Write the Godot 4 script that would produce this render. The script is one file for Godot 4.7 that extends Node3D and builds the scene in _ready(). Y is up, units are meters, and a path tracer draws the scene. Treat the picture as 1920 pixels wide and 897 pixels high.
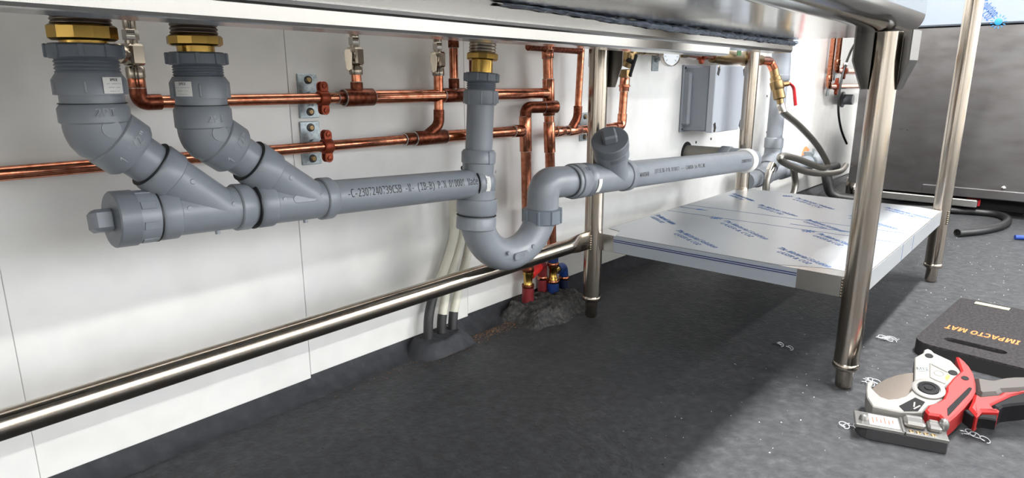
extends Node3D

# ---------------------------------------------------------------- mesh builder
class MB:
	var v := PackedVector3Array()
	var n := PackedVector3Array()

	func tri(a: Vector3, b: Vector3, c: Vector3, na: Vector3, nb: Vector3, nc: Vector3) -> void:
		if (b - a).cross(c - a).dot(na + nb + nc) > 0.0:
			v.append(a); v.append(c); v.append(b)
			n.append(na); n.append(nc); n.append(nb)
		else:
			v.append(a); v.append(b); v.append(c)
			n.append(na); n.append(nb); n.append(nc)

	func quad(a: Vector3, b: Vector3, c: Vector3, d: Vector3, nn: Vector3) -> void:
		tri(a, b, c, nn, nn, nn)
		tri(a, c, d, nn, nn, nn)

	func quadn(a: Vector3, b: Vector3, c: Vector3, d: Vector3, na: Vector3, nb: Vector3, nc: Vector3, nd: Vector3) -> void:
		tri(a, b, c, na, nb, nc)
		tri(a, c, d, na, nc, nd)

	# profile: Vector2(radius, height along axis), from low to high, solid on the left
	func lathe(prof: Array, o: Vector3, axis: Vector3, seg := 28, flat := false, turn := 0.0) -> void:
		var a := axis.normalized()
		var u := (Vector3.UP if absf(a.y) < 0.9 else Vector3.RIGHT).cross(a).normalized()
		var w := a.cross(u)
		var m := prof.size()
		var ns: Array = []
		for i in m - 1:
			var d: Vector2 = prof[i + 1] - prof[i]
			ns.append(Vector2(d.y, -d.x).normalized())
		for i in m - 1:
			var p: Vector2 = prof[i]
			var q: Vector2 = prof[i + 1]
			if p.is_equal_approx(q):
				continue
			var n0: Vector2 = ns[i]
			var n1: Vector2 = ns[i]
			if i > 0 and n0.dot(ns[i - 1]) > 0.75:
				n0 = (n0 + ns[i - 1]).normalized()
			if i < m - 2 and n1.dot(ns[i + 1]) > 0.75:
				n1 = (n1 + ns[i + 1]).normalized()
			for k in seg:
				var t0 := turn + TAU * k / seg
				var t1 := turn + TAU * (k + 1) / seg
				var r0 := u * cos(t0) + w * sin(t0)
				var r1 := u * cos(t1) + w * sin(t1)
				var x0 := r0
				var x1 := r1
				if flat:
					x0 = (r0 + r1).normalized()
					x1 = x0
				var A := o + a * p.y + r0 * p.x
				var B := o + a * p.y + r1 * p.x
				var Cc := o + a * q.y + r1 * q.x
				var D := o + a * q.y + r0 * q.x
				var na := x0 * n0.x + a * n0.y
				var nb := x1 * n0.x + a * n0.y
				var nc := x1 * n1.x + a * n1.y
				var nd := x0 * n1.x + a * n1.y
				if p.x > 1e-6:
					tri(A, B, Cc, na, nb, nc)
				if q.x > 1e-6:
					tri(A, Cc, D, na, nc, nd)

	func cyl(a: Vector3, b: Vector3, r: float, seg := 24, bev := 0.0) -> void:
		var l := a.distance_to(b)
		var e := minf(bev, minf(r, l) * 0.45)
		if e > 0.0:
			lathe([Vector2(0, 0), Vector2(r - e, 0), Vector2(r, e), Vector2(r, l - e), Vector2(r - e, l), Vector2(0, l)], a, b - a, seg)
		else:
			lathe([Vector2(0, 0), Vector2(r, 0), Vector2(r, l), Vector2(0, l)], a, b - a, seg)

	func tube(path: Array, r: float, seg := 16, cap := true, squash := 1.0) -> void:
		var m := path.size()
		var t: Vector3 = (path[1] - path[0]).normalized()
		var u := (Vector3.UP if absf(t.y) < 0.9 else Vector3.RIGHT).cross(t).normalized()
		var rings: Array = []
		var norms: Array = []
		for i in m:
			var d: Vector3
			if i == 0:
				d = path[1] - path[0]
			elif i == m - 1:
				d = path[i] - path[i - 1]
			else:
				d = (path[i + 1] - path[i]).normalized() + (path[i] - path[i - 1]).normalized()
			d = d.normalized()
			u = (u - d * u.dot(d)).normalized()
			var w := d.cross(u)
			var ring := PackedVector3Array()
			var nr := PackedVector3Array()
			for k in seg:
				var an := TAU * k / seg
				var dir := u * cos(an) + w * sin(an) * squash
				ring.append(path[i] + dir * r)
				nr.append((u * cos(an) * squash + w * sin(an)).normalized())
			rings.append(ring)
			norms.append(nr)
		for i in m - 1:
			for k in seg:
				var k2 := (k + 1) % seg
				quadn(rings[i][k], rings[i][k2], rings[i + 1][k2], rings[i + 1][k], norms[i][k], norms[i][k2], norms[i + 1][k2], norms[i + 1][k])
		if cap:
			for e in [0, m - 1]:
				var nn: Vector3 = (path[0] - path[1]).normalized() if e == 0 else (path[m - 1] - path[m - 2]).normalized()
				for k in seg:
					tri(path[e], rings[e][k], rings[e][(k + 1) % seg], nn, nn, nn)

	func box(c: Vector3, s: Vector3, bev := 0.0, bs := Basis.IDENTITY) -> void:
		var h := s * 0.5
		var b := minf(bev, minf(h.x, minf(h.y, h.z)) * 0.9)
		var ax := [Vector3(1, 0, 0), Vector3(0, 1, 0), Vector3(0, 0, 1)]
		for i in 3:
			var j := (i + 1) % 3
			var k := (i + 2) % 3
			for sg in [-1.0, 1.0]:
				var p: Vector3 = ax[i] * h[i] * sg
				var dj: Vector3 = ax[j] * (h[j] - b)
				var dk: Vector3 = ax[k] * (h[k] - b)
				quad(c + bs * (p + dj + dk), c + bs * (p - dj + dk), c + bs * (p - dj - dk), c + bs * (p + dj - dk), bs * (ax[i] * sg))
		if b > 0.0:
			for i in 3:
				var j := (i + 1) % 3
				var k := (i + 2) % 3
				for sj in [-1.0, 1.0]:
					for sk in [-1.0, 1.0]:
						var e: Vector3 = ax[i] * (h[i] - b)
						var p1: Vector3 = ax[j] * h[j] * sj + ax[k] * (h[k] - b) * sk
						var p2: Vector3 = ax[j] * (h[j] - b) * sj + ax[k] * h[k] * sk
						quad(c + bs * (p1 + e), c + bs * (p1 - e), c + bs * (p2 - e), c + bs * (p2 + e), bs * (ax[j] * sj + ax[k] * sk).normalized())
			for sx in [-1.0, 1.0]:
				for sy in [-1.0, 1.0]:
					for sz in [-1.0, 1.0]:
						var nn: Vector3 = bs * Vector3(sx, sy, sz).normalized()
						tri(c + bs * Vector3(h.x * sx, (h.y - b) * sy, (h.z - b) * sz), c + bs * Vector3((h.x - b) * sx, h.y * sy, (h.z - b) * sz), c + bs * Vector3((h.x - b) * sx, (h.y - b) * sy, h.z * sz), nn, nn, nn)

	# rounded box with smooth corners
	func rbox(c: Vector3, s: Vector3, r: float, q := 6) -> void:
		var h := s * 0.5
		var ih := h - Vector3(r, r, r)
		var ax := [Vector3(1, 0, 0), Vector3(0, 1, 0), Vector3(0, 0, 1)]
		for i in 3:
			var j := (i + 1) % 3
			var k := (i + 2) % 3
			var gj: Array = []
			var gk: Array = []
			for t in q + 1:
				gj.append(-h[j] + r - r * tan(PI / 4 * (1.0 - float(t) / q)))
				gk.append(-h[k] + r - r * tan(PI / 4 * (1.0 - float(t) / q)))
			for t in q + 1:
				gj.append(h[j] - r + r * tan(PI / 4 * float(t) / q))
				gk.append(h[k] - r + r * tan(PI / 4 * float(t) / q))
			for sg in [-1.0, 1.0]:
				var P: Array = []
				var Nn: Array = []
				for a in gj:
					var rp: Array = []
					var rn: Array = []
					for b in gk:
						var p: Vector3 = ax[i] * h[i] * sg + ax[j] * a + ax[k] * b
						var inn := p.clamp(-ih, ih)
						var d := (p - inn).normalized()
						rp.append(c + inn + d * r)
						rn.append(d)
					P.append(rp)
					Nn.append(rn)
				for a in gj.size() - 1:
					for b in gk.size() - 1:
						quadn(P[a][b], P[a + 1][b], P[a + 1][b + 1], P[a][b + 1], Nn[a][b], Nn[a + 1][b], Nn[a + 1][b + 1], Nn[a][b + 1])

	# polygon extruded from its front face at o back along -nrm by t
	func extr(poly: Array, o: Vector3, u: Vector3, w: Vector3, nrm: Vector3, t: float, bev := 0.0) -> void:
		var m := poly.size()
		var area := 0.0
		for i in m:
			area += poly[i].cross(poly[(i + 1) % m])
		var sgn := 1.0 if area > 0 else -1.0
		var inner := PackedVector2Array()
		for i in m:
			var e0: Vector2 = (poly[i] - poly[(i + m - 1) % m]).normalized()
			var e1: Vector2 = (poly[(i + 1) % m] - poly[i]).normalized()
			var n0 := Vector2(-e0.y, e0.x) * sgn
			var n1 := Vector2(-e1.y, e1.x) * sgn
			var mm := (n0 + n1)
			var dd := maxf(0.6, mm.length_squared() * 0.5)
			inner.append(poly[i] + mm / dd * bev)
		var idx := Geometry2D.triangulate_polygon(inner)
		if idx.is_empty():
			idx = Geometry2D.triangulate_polygon(PackedVector2Array(poly))
		var f := func(p: Vector2, d: float) -> Vector3: return o + u * p.x + w * p.y + nrm * d
		for i in range(0, idx.size(), 3):
			tri(f.call(inner[idx[i]], 0.0), f.call(inner[idx[i + 1]], 0.0), f.call(inner[idx[i + 2]], 0.0), nrm, nrm, nrm)
			tri(f.call(inner[idx[i]], -t), f.call(inner[idx[i + 1]], -t), f.call(inner[idx[i + 2]], -t), -nrm, -nrm, -nrm)
		for i in m:
			var j := (i + 1) % m
			var p: Vector2 = poly[i]
			var q: Vector2 = poly[j]
			var e := (q - p).normalized()
			var on := (u * e.y - w * e.x) * sgn
			quad(f.call(p, -bev), f.call(q, -bev), f.call(q, -t + bev), f.call(p, -t + bev), on)
			if bev > 0.0:
				quad(f.call(p, -bev), f.call(q, -bev), f.call(inner[j], 0.0), f.call(inner[i], 0.0), (on + nrm).normalized())
				quad(f.call(p, -t + bev), f.call(q, -t + bev), f.call(inner[j], -t), f.call(inner[i], -t), (on - nrm).normalized())

	# height field over a grid of points
	func grid(P: Array) -> void:
		var a := P.size()
		var b: int = P[0].size()
		var N: Array = []
		for i in a:
			var row: Array = []
			for j in b:
				var du: Vector3 = P[mini(i + 1, a - 1)][j] - P[maxi(i - 1, 0)][j]
				var dv: Vector3 = P[i][mini(j + 1, b - 1)] - P[i][maxi(j - 1, 0)]
				row.append(dv.cross(du).normalized())
			N.append(row)
		for i in a - 1:
			for j in b - 1:
				quadn(P[i][j], P[i + 1][j], P[i + 1][j + 1], P[i][j + 1], N[i][j], N[i + 1][j], N[i + 1][j + 1], N[i][j + 1])

	func mesh() -> ArrayMesh:
		var arr := []
		arr.resize(Mesh.ARRAY_MAX)
		arr[Mesh.ARRAY_VERTEX] = v
		arr[Mesh.ARRAY_NORMAL] = n
		var me := ArrayMesh.new()
		me.add_surface_from_arrays(Mesh.PRIMITIVE_TRIANGLES, arr)
		return me


# ---------------------------------------------------------------- scene helpers
var M := {}
var used := {}
const WALL := -0.165


func c8(r: int, g: int, b: int) -> Color:
	return Color(r / 255.0, g / 255.0, b / 255.0)


func numbered(called: String) -> String:
	var k: int = used.get(called, -1) + 1
	used[called] = k
	return called if k == 0 else "%s_%03d" % [called, k]


func thing(called: String, label: String, category: String, at: Vector3, group := "") -> Node3D:
	var o := Node3D.new()
	o.name = numbered(called)
	add_child(o)
	o.position = at
	o.set_meta("label", label)
	o.set_meta("category", category)
	if group:
		o.set_meta("group", group)
	return o


func struct(called: String, label: String, at := Vector3.ZERO) -> Node3D:
	var o := Node3D.new()
	o.name = called
	add_child(o)
	o.position = at
	o.set_meta("kind", "structure")
	o.set_meta("label", label)
	o.set_meta("category", called.split("_")[0])
	return o


# commit a builder (world coordinates) as one named part
func part(called: String, b: MB, mat: Material, parent: Node3D, label := "") -> MeshInstance3D:
	var top: Node = parent
	while top.get_parent() != self:
		top = top.get_parent()
	var off: Vector3 = top.position
	for i in b.v.size():
		b.v[i] -= off
	var o := MeshInstance3D.new()
	o.name = called
	o.mesh = b.mesh()
	o.material_override = mat
	o.cast_shadow = GeometryInstance3D.SHADOW_CASTING_SETTING_ON
	parent.add_child(o, true)
	if label:
		o.set_meta("label", label)
	return o


func arrays_of(text: String, height: float, depth: float, mono := false, bold := false) -> Array:
	var f := SystemFont.new()
	f.font_names = PackedStringArray(["Droid Sans Mono" if mono else "Droid Sans"])
	if bold:
		f.font_weight = 700
	var tm := TextMesh.new()
	tm.font = f
	tm.text = text
	tm.font_size = 32
	tm.pixel_size = height / 32.0
	tm.depth = depth
	tm.curve_step = 2.0
	return tm.get_mesh_arrays()


# flat lettering: o centre, u reading direction, w up direction of the letters
func letters(text: String, height: float, o: Vector3, u: Vector3, w: Vector3, b: MB, length := 0.0, depth := 0.0003, mono := false, bold := false) -> void:
	var arr := arrays_of(text, height, depth, mono, bold)
	var vs: PackedVector3Array = arr[Mesh.ARRAY_VERTEX]
	var ids: PackedInt32Array = arr[Mesh.ARRAY_INDEX]
	var nn := u.cross(w).normalized()
	var k := 1.0
	if length > 0.0:
		var lo := 1e9
		var hi := -1e9
		for p in vs:
			lo = minf(lo, p.x)
			hi = maxf(hi, p.x)
		k = length / maxf(hi - lo, 1e-5)
	for i in range(0, ids.size(), 3):
		var q: Array = []
		for j in 3:
			var p := vs[ids[i + j]]
			q.append(o + u * p.x * k + w * p.y + nn * (p.z + depth * 0.5))
		b.tri(q[0], q[1], q[2], nn, nn, nn)


# lettering wrapped on a cylinder: o on the axis, a reading direction along it, r0 outward direction of the middle of the text
func letters_round(text: String, height: float, o: Vector3, a: Vector3, r0: Vector3, radius: float, b: MB, length := 0.0) -> void:
	var arr := arrays_of(text, height, 0.0003, true)
	var vs: PackedVector3Array = arr[Mesh.ARRAY_VERTEX]
	var ids: PackedInt32Array = arr[Mesh.ARRAY_INDEX]
	var lo := 1e9
	var hi := -1e9
	for p in vs:
		lo = minf(lo, p.x)
		hi = maxf(hi, p.x)
	var k := 1.0 if length <= 0.0 else length / maxf(hi - lo, 1e-5)
	var rr := (r0 - a * r0.dot(a)).normalized()
	var t := rr.cross(a)
	for i in range(0, ids.size(), 3):
		var q: Array = []
		var ns: Array = []
		for j in 3:
			var p := vs[ids[i + j]]
			var an := p.y / radius
			var d := rr * cos(an) + t * sin(an)
			q.append(o + a * (p.x - (lo + hi) * 0.5) * k + d * (radius + 0.0003 + p.z))
			ns.append(d)
		b.tri(q[0], q[1], q[2], ns[0], ns[1], ns[2])


# corner points rounded with arcs of radius r
func rounded(path: Array, r: float, q := 6) -> Array:
	var out: Array = [path[0]]
	for i in range(1, path.size() - 1):
		var p: Vector3 = path[i]
		var a: Vector3 = (path[i - 1] - p)
		var b: Vector3 = (path[i + 1] - p)
		var d := minf(r, minf(a.length(), b.length()) * 0.49)
		var s := p + a.normalized() * d
		var e := p + b.normalized() * d
		for k in q + 1:
			var t := float(k) / q
			out.append(s.lerp(p, t).lerp(p.lerp(e, t), t))
	out.append(path[-1])
	return out


func curve(pts: Array, step := 8) -> Array:
	var out: Array = []
	var m := pts.size()
	for i in m - 1:
		var p0: Vector3 = pts[maxi(i - 1, 0)]
		var p1: Vector3 = pts[i]
		var p2: Vector3 = pts[i + 1]
		var p3: Vector3 = pts[mini(i + 2, m - 1)]
		for k in step:
			out.append(p1.cubic_interpolate(p2, p0, p3, float(k) / step))
	out.append(pts[-1])
	return out


func noise_tex(freq: float, ramp: Array, seed_ := 1, oct := 4, type := FastNoiseLite.TYPE_SIMPLEX_SMOOTH, size := 512, as_normal := false, bump := 4.0) -> NoiseTexture2D:
	var f := FastNoiseLite.new()
	f.seed = seed_
	f.noise_type = type
	f.frequency = freq
	f.fractal_octaves = oct
	var t := NoiseTexture2D.new()
	t.width = size
	t.height = size
	t.seamless = true
	t.noise = f
	t.as_normal_map = as_normal
	t.bump_strength = bump
	if ramp:
		var g := Gradient.new()
		var offs := PackedFloat32Array()
		var cols := PackedColorArray()
		for i in ramp.size():
			offs.append(ramp[i][0])
			cols.append(ramp[i][1])
		g.offsets = offs
		g.colors = cols
		t.color_ramp = g
	return t


func mat(col: Color, rough: float, metal := 0.0) -> StandardMaterial3D:
	var m := StandardMaterial3D.new()
	m.albedo_color = col
	m.roughness = rough
	m.metallic = metal
	return m


func triplanar(m: StandardMaterial3D, scale: Vector3) -> void:
	m.uv1_triplanar = true
	m.uv1_world_triplanar = true
	m.uv1_scale = scale


func _ready() -> void:
	# ---------------- camera
	var cam := Camera3D.new()
	cam.name = "camera"
	add_child(cam)
	cam.fov = 40.39
	cam.near = 0.02
	cam.far = 60.0
	var yaw := 0.7174
	var pitch := -0.2391
	var fwd := Vector3(cos(pitch) * cos(yaw), sin(pitch), -cos(pitch) * sin(yaw))
	cam.position = Vector3(-1.2031, 0.5374, 0.8045)
	cam.look_at_from_position(cam.position, cam.position + fwd, Vector3.UP)
	cam.current = true

	# ---------------- environment and exposure
	var we := WorldEnvironment.new()
	we.name = "environment"
	var env := Environment.new()
	env.background_mode = Environment.BG_COLOR
	env.background_color = Color(0.96, 0.98, 1.0)
	env.background_energy_multiplier = 22.0
	env.tonemap_mode = Environment.TONE_MAPPER_LINEAR
	env.tonemap_exposure = 0.43
	env.sdfgi_enabled = true
	env.ssao_enabled = true
	env.ssil_enabled = true
	we.environment = env
	add_child(we)

	# ---------------- ceiling light panels: x, z, energy
	make_materials()
	for p in [[-3.6, 0.95, 95.0], [0.3, 0.95, 60.0], [3.6, 0.95, 60.0], [-3.6, 4.5, 16.0], [0.3, 4.5, 14.0], [3.6, 4.5, 60.0]]:
		ceiling_panel(p[0], p[1], p[2])

	room()
	sink_table()
	drain_line()
	copper_lines()
	wall_fixtures()
	far_plumbing()
	far_equipment()
	floor_things()
	debris()


func ceiling_panel(x: float, z: float, energy: float) -> void:
	var where := "front" if z > 2.0 else "near"
	var which: String = {-3.6: "left", 0.3: "middle", 3.6: "right"}[x]
	var t := thing("ceiling_light", "%s long white strip light of the %s ceiling row" % [which, "window side" if where == "front" else "sink side"], "light", Vector3(x, 2.8, z), "ceiling strip lights")
	var b := MB.new()
	for s in [-1.0, 1.0]:
		b.box(Vector3(x, 2.79, z + s * 0.085), Vector3(1.24, 0.02, 0.014), 0.002)
		b.box(Vector3(x + s * 0.613, 2.79, z), Vector3(0.014, 0.02, 0.156), 0.002)
	part("frame", b, M.white_metal, t)
	b = MB.new()
	b.box(Vector3(x, 2.793, z), Vector3(1.21, 0.008, 0.15))
	part("diffuser", b, M.panel_glow, t)
	var l := AreaLight3D.new()
	l.name = "panel_light"
	l.area_size = Vector2(1.2, 0.15)
	l.light_energy = energy
	l.light_color = Color(1.0, 0.995, 0.985)
	l.shadow_enabled = true
	l.area_range = 14.0
	l.area_attenuation = 2.0
	l.position = Vector3(0, -0.02, 0)
	l.rotation = Vector3(-PI / 2, 0, 0)
	t.add_child(l)


func make_materials() -> void:
	M.white_metal = mat(c8(225, 225, 225), 0.5)
	M.panel_glow = mat(c8(250, 250, 250), 0.5)
	M.panel_glow.emission_enabled = true
	M.panel_glow.emission = Color(1.0, 0.995, 0.985)
	M.panel_glow.emission_energy_multiplier = 8.0
	# wall cladding
	M.cladding = mat(c8(232, 231, 228), 0.22)
	M.cladding.albedo_texture = noise_tex(0.012, [[0.0, Color(0.96, 0.96, 0.96)], [0.6, Color(1, 1, 1)], [1.0, Color(0.98, 0.98, 0.99)]], 3, 3)
	M.cladding.normal_enabled = true
	M.cladding.normal_texture = noise_tex(0.01, [], 8, 3, FastNoiseLite.TYPE_SIMPLEX_SMOOTH, 512, true, 2.0)
	M.cladding.normal_scale = 0.12
	triplanar(M.cladding, Vector3(1.4, 1.4, 1.4))
	M.wall_paint = mat(c8(238, 238, 236), 0.6)
	M.ceiling_paint = mat(c8(230, 230, 228), 0.8)
	# floor coating
	M.floor = mat(c8(255, 255, 255), 0.5)
	M.floor.metallic_specular = 0.2
	M.floor.albedo_texture = noise_tex(0.02, [[0.0, c8(51, 52, 54)], [0.45, c8(59, 60, 62)], [0.7, c8(64, 65, 67)], [1.0, c8(76, 77, 79)]], 5, 6, FastNoiseLite.TYPE_SIMPLEX_SMOOTH, 1024)
	M.floor.roughness_texture = noise_tex(0.012, [[0.0, Color(0.75, 0.75, 0.75)], [0.5, Color(1, 1, 1)], [1.0, Color(0.85, 0.85, 0.85)]], 9, 4)
	M.floor.heightmap_enabled = true
	M.floor.heightmap_texture = noise_tex(0.045, [], 12, 4, FastNoiseLite.TYPE_SIMPLEX_SMOOTH, 1024)
	M.floor.heightmap_scale = 0.09
	triplanar(M.floor, Vector3(1.9, 1.9, 1.9))
	M.cove = mat(c8(255, 255, 255), 0.6)
	M.cove.metallic_specular = 0.25
	M.cove.albedo_texture = noise_tex(0.02, [[0.0, c8(46, 47, 51)], [0.5, c8(58, 59, 63)], [1.0, c8(72, 72, 75)]], 15, 5)
	M.cove.heightmap_enabled = true
	M.cove.heightmap_texture = noise_tex(0.04, [], 18, 4)
	M.cove.heightmap_scale = 0.06
	triplanar(M.cove, Vector3(3, 3, 3))
	M.mortar = mat(c8(255, 255, 255), 0.65)
	M.mortar.albedo_texture = noise_tex(0.03, [[0.0, c8(26, 26, 28)], [0.45, c8(46, 46, 48)], [0.62, c8(66, 65, 64)], [0.8, c8(100, 95, 86)], [1.0, c8(140, 132, 118)]], 21, 5)
	M.mortar.heightmap_enabled = true
	M.mortar.heightmap_texture = noise_tex(0.05, [], 23, 5)
	M.mortar.heightmap_scale = 0.3
	triplanar(M.mortar, Vector3(5, 5, 5))
	# stainless steels
	M.steel = mat(c8(182, 175, 167), 0.2, 1.0)
	M.steel.roughness_texture = noise_tex(0.02, [[0.0, Color(0.7, 0.7, 0.7)], [1.0, Color(1, 1, 1)]], 31, 4)
	M.steel.albedo_texture = noise_tex(0.015, [[0.0, c8(240, 226, 205)], [0.4, c8(250, 246, 240)], [1.0, Color(1, 1, 1)]], 33, 3)
	triplanar(M.steel, Vector3(9, 1.2, 9))
	M.brushed = mat(c8(198, 196, 192), 0.26, 1.0)
	M.brushed.normal_enabled = true
	M.brushed.normal_texture = noise_tex(0.02, [], 35, 4, FastNoiseLite.TYPE_SIMPLEX_SMOOTH, 512, true, 3.0)
	M.brushed.normal_scale = 0.10
	triplanar(M.brushed, Vector3(0.7, 14, 14))
	M.sheet = mat(c8(176, 174, 171), 0.17, 1.0)
	M.gusset = mat(c8(104, 102, 100), 0.3, 1.0)
	M.mirror = mat(c8(212, 211, 208), 0.13, 1.0)
	M.mirror.normal_enabled = true
	M.mirror.normal_texture = noise_tex(0.008, [], 37, 2, FastNoiseLite.TYPE_SIMPLEX_SMOOTH, 512, true, 2.0)
	M.mirror.normal_scale = 0.12
	triplanar(M.mirror, Vector3(1.2, 1.2, 1.2))
	M.dull_steel = mat(c8(130, 129, 130), 0.34, 1.0)
	M.dull_steel.albedo_texture = noise_tex(0.008, [[0.0, c8(232, 226, 224)], [0.5, c8(246, 244, 243)], [1.0, Color(1, 1, 1)]], 41, 4)
	M.dull_steel.roughness_texture = noise_tex(0.01, [[0.0, Color(0.8, 0.8, 0.8)], [1.0, Color(1, 1, 1)]], 43, 4)
	triplanar(M.dull_steel, Vector3(1.5, 3.5, 1.5))
	M.film = mat(c8(168, 171, 174), 0.3, 0.3)
	M.film.normal_enabled = true
	M.film.normal_texture = noise_tex(0.02, [], 45, 3, FastNoiseLite.TYPE_SIMPLEX_SMOOTH, 512, true, 3.0)
	M.film.normal_scale = 0.06
	triplanar(M.film, Vector3(4, 4, 4))
	M.film_blue = mat(c8(128, 136, 147), 0.45, 0.1)
	M.film_pale = mat(c8(178, 186, 197), 0.4, 0.2)
	M.film_wrinkled = mat(c8(120, 132, 150), 0.25, 0.3)
	M.ink_blue = mat(c8(36, 84, 144), 0.5)
	M.ink_cyan = mat(c8(24, 120, 190), 0.5)
	M.ink_navy = mat(c8(16, 34, 110), 0.45)
	# plastics
	M.pvc = mat(c8(132, 137, 144), 0.36)
	M.pvc.albedo_texture = noise_tex(0.01, [[0.0, Color(0.95, 0.95, 0.95)], [1.0, Color(1, 1, 1)]], 51, 3)
	triplanar(M.pvc, Vector3(5, 5, 5))
	M.pvc_cap = mat(c8(112, 116, 123), 0.4)
	M.pvc_nut = mat(c8(110, 118, 128), 0.42)
	M.pvc_old = mat(c8(128, 124, 116), 0.6)
	M.ink_black = mat(c8(38, 40, 44), 0.6)
	M.paper = mat(c8(228, 226, 222), 0.6)
	M.box_plastic = mat(c8(132, 137, 146), 0.45)
	M.box_lid = mat(c8(176, 181, 190), 0.45)
	M.rubber = mat(c8(18, 18, 19), 0.5)
	M.cable = mat(c8(14, 14, 15), 0.45)
	M.hole = mat(c8(10, 10, 10), 0.9)
	M.black_plastic = mat(c8(20, 20, 22), 0.6)
	M.black_plastic.metallic_specular = 0.25
	M.dark_metal = mat(c8(70, 66, 64), 0.45, 0.6)
	M.red_plastic = mat(c8(142, 18, 18), 0.6)
	M.tool_grey = mat(c8(112, 111, 108), 0.6, 0.1)
	M.blade = mat(c8(150, 140, 132), 0.25, 1.0)
	M.die_cast = mat(c8(130, 129, 127), 0.32, 0.8)
	M.die_dark = mat(c8(58, 58, 60), 0.4, 0.5)
	M.yellow = mat(c8(196, 190, 40), 0.5)
	M.foam = mat(c8(200, 199, 199), 0.9)
	M.foam.metallic_specular = 0.2
	M.foam.albedo_texture = noise_tex(0.03, [[0.0, c8(48, 47, 48)], [0.5, c8(64, 62, 64)], [1.0, c8(82, 79, 80)]], 55, 5)
	M.foam.heightmap_enabled = true
	M.foam.heightmap_texture = noise_tex(0.06, [], 57, 4)
	M.foam.heightmap_scale = 0.1
	triplanar(M.foam, Vector3(8, 8, 8))
	M.foam_side = mat(c8(20, 20, 21), 0.9)
	M.print_orange = mat(c8(178, 104, 50), 0.7)
	M.print_cream = mat(c8(176, 168, 132), 0.6)
	# metals of the water lines
	M.copper = mat(c8(202, 136, 108), 0.24, 1.0)
	M.copper.albedo_texture = noise_tex(0.02, [[0.0, c8(190, 150, 130)], [0.35, c8(226, 206, 196)], [0.6, Color(1, 1, 1)], [1.0, c8(255, 244, 236)]], 61, 5)
	M.copper.roughness_texture = noise_tex(0.02, [[0.0, Color(1, 1, 1)], [1.0, Color(0.65, 0.65, 0.65)]], 61, 5)
	triplanar(M.copper, Vector3(6, 6, 6))
	M.copper_old = mat(c8(148, 92, 72), 0.4, 1.0)
	M.copper_old.albedo_texture = noise_tex(0.03, [[0.0, c8(110, 90, 84)], [0.5, c8(200, 180, 170)], [1.0, Color(1, 1, 1)]], 63, 5)
	triplanar(M.copper_old, Vector3(7, 7, 7))
	M.copper_clamp = mat(c8(142, 66, 44), 0.48, 0.75)
	M.solder = mat(c8(190, 186, 180), 0.35, 1.0)
	M.brass = mat(c8(190, 156, 84), 0.22, 1.0)
	M.brass_dull = mat(c8(142, 119, 84), 0.35, 1.0)
	M.iron_thread = mat(c8(120, 110, 102), 0.35, 1.0)
	M.chrome = mat(c8(196, 190, 182), 0.16, 1.0)
	M.nickel = mat(c8(168, 158, 144), 0.22, 1.0)
	M.zinc = mat(c8(176, 182, 184), 0.36, 0.9)
	M.zinc.albedo_texture = noise_tex(0.04, [[0.0, c8(190, 200, 205)], [1.0, Color(1, 1, 1)]], 65, 3, FastNoiseLite.TYPE_CELLULAR)
	triplanar(M.zinc, Vector3(8, 8, 8))
	M.pex_red = mat(c8(122, 34, 38), 0.4)
	M.pex_bright = mat(c8(214, 34, 32), 0.4)
	M.pex_blue = mat(c8(24, 56, 124), 0.4)
	M.pex_navy = mat(c8(20, 30, 60), 0.4)
	M.cream_tube = mat(c8(218, 215, 200), 0.4)
	M.dark_paint = mat(c8(44, 44, 46), 0.5)
	M.braid = mat(c8(150, 146, 139), 0.32, 1.0)
	M.braid.normal_enabled = true
	M.braid.normal_texture = noise_tex(0.06, [], 67, 2, FastNoiseLite.TYPE_CELLULAR, 512, true, 6.0)
	M.braid.normal_scale = 0.6
	triplanar(M.braid, Vector3(14, 14, 14))
	M.print_red = mat(c8(170, 70, 50), 0.7)
	M.orange = mat(c8(222, 118, 72), 0.6)
	M.red_handle = mat(c8(190, 24, 34), 0.4)
	M.green_tag = mat(c8(60, 110, 60), 0.5)
	M.gauge_face = mat(c8(228, 232, 236), 0.3)
	M.shaving = mat(c8(170, 172, 176), 0.5)
	M.joint = mat(c8(26, 27, 30), 0.5)


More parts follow.
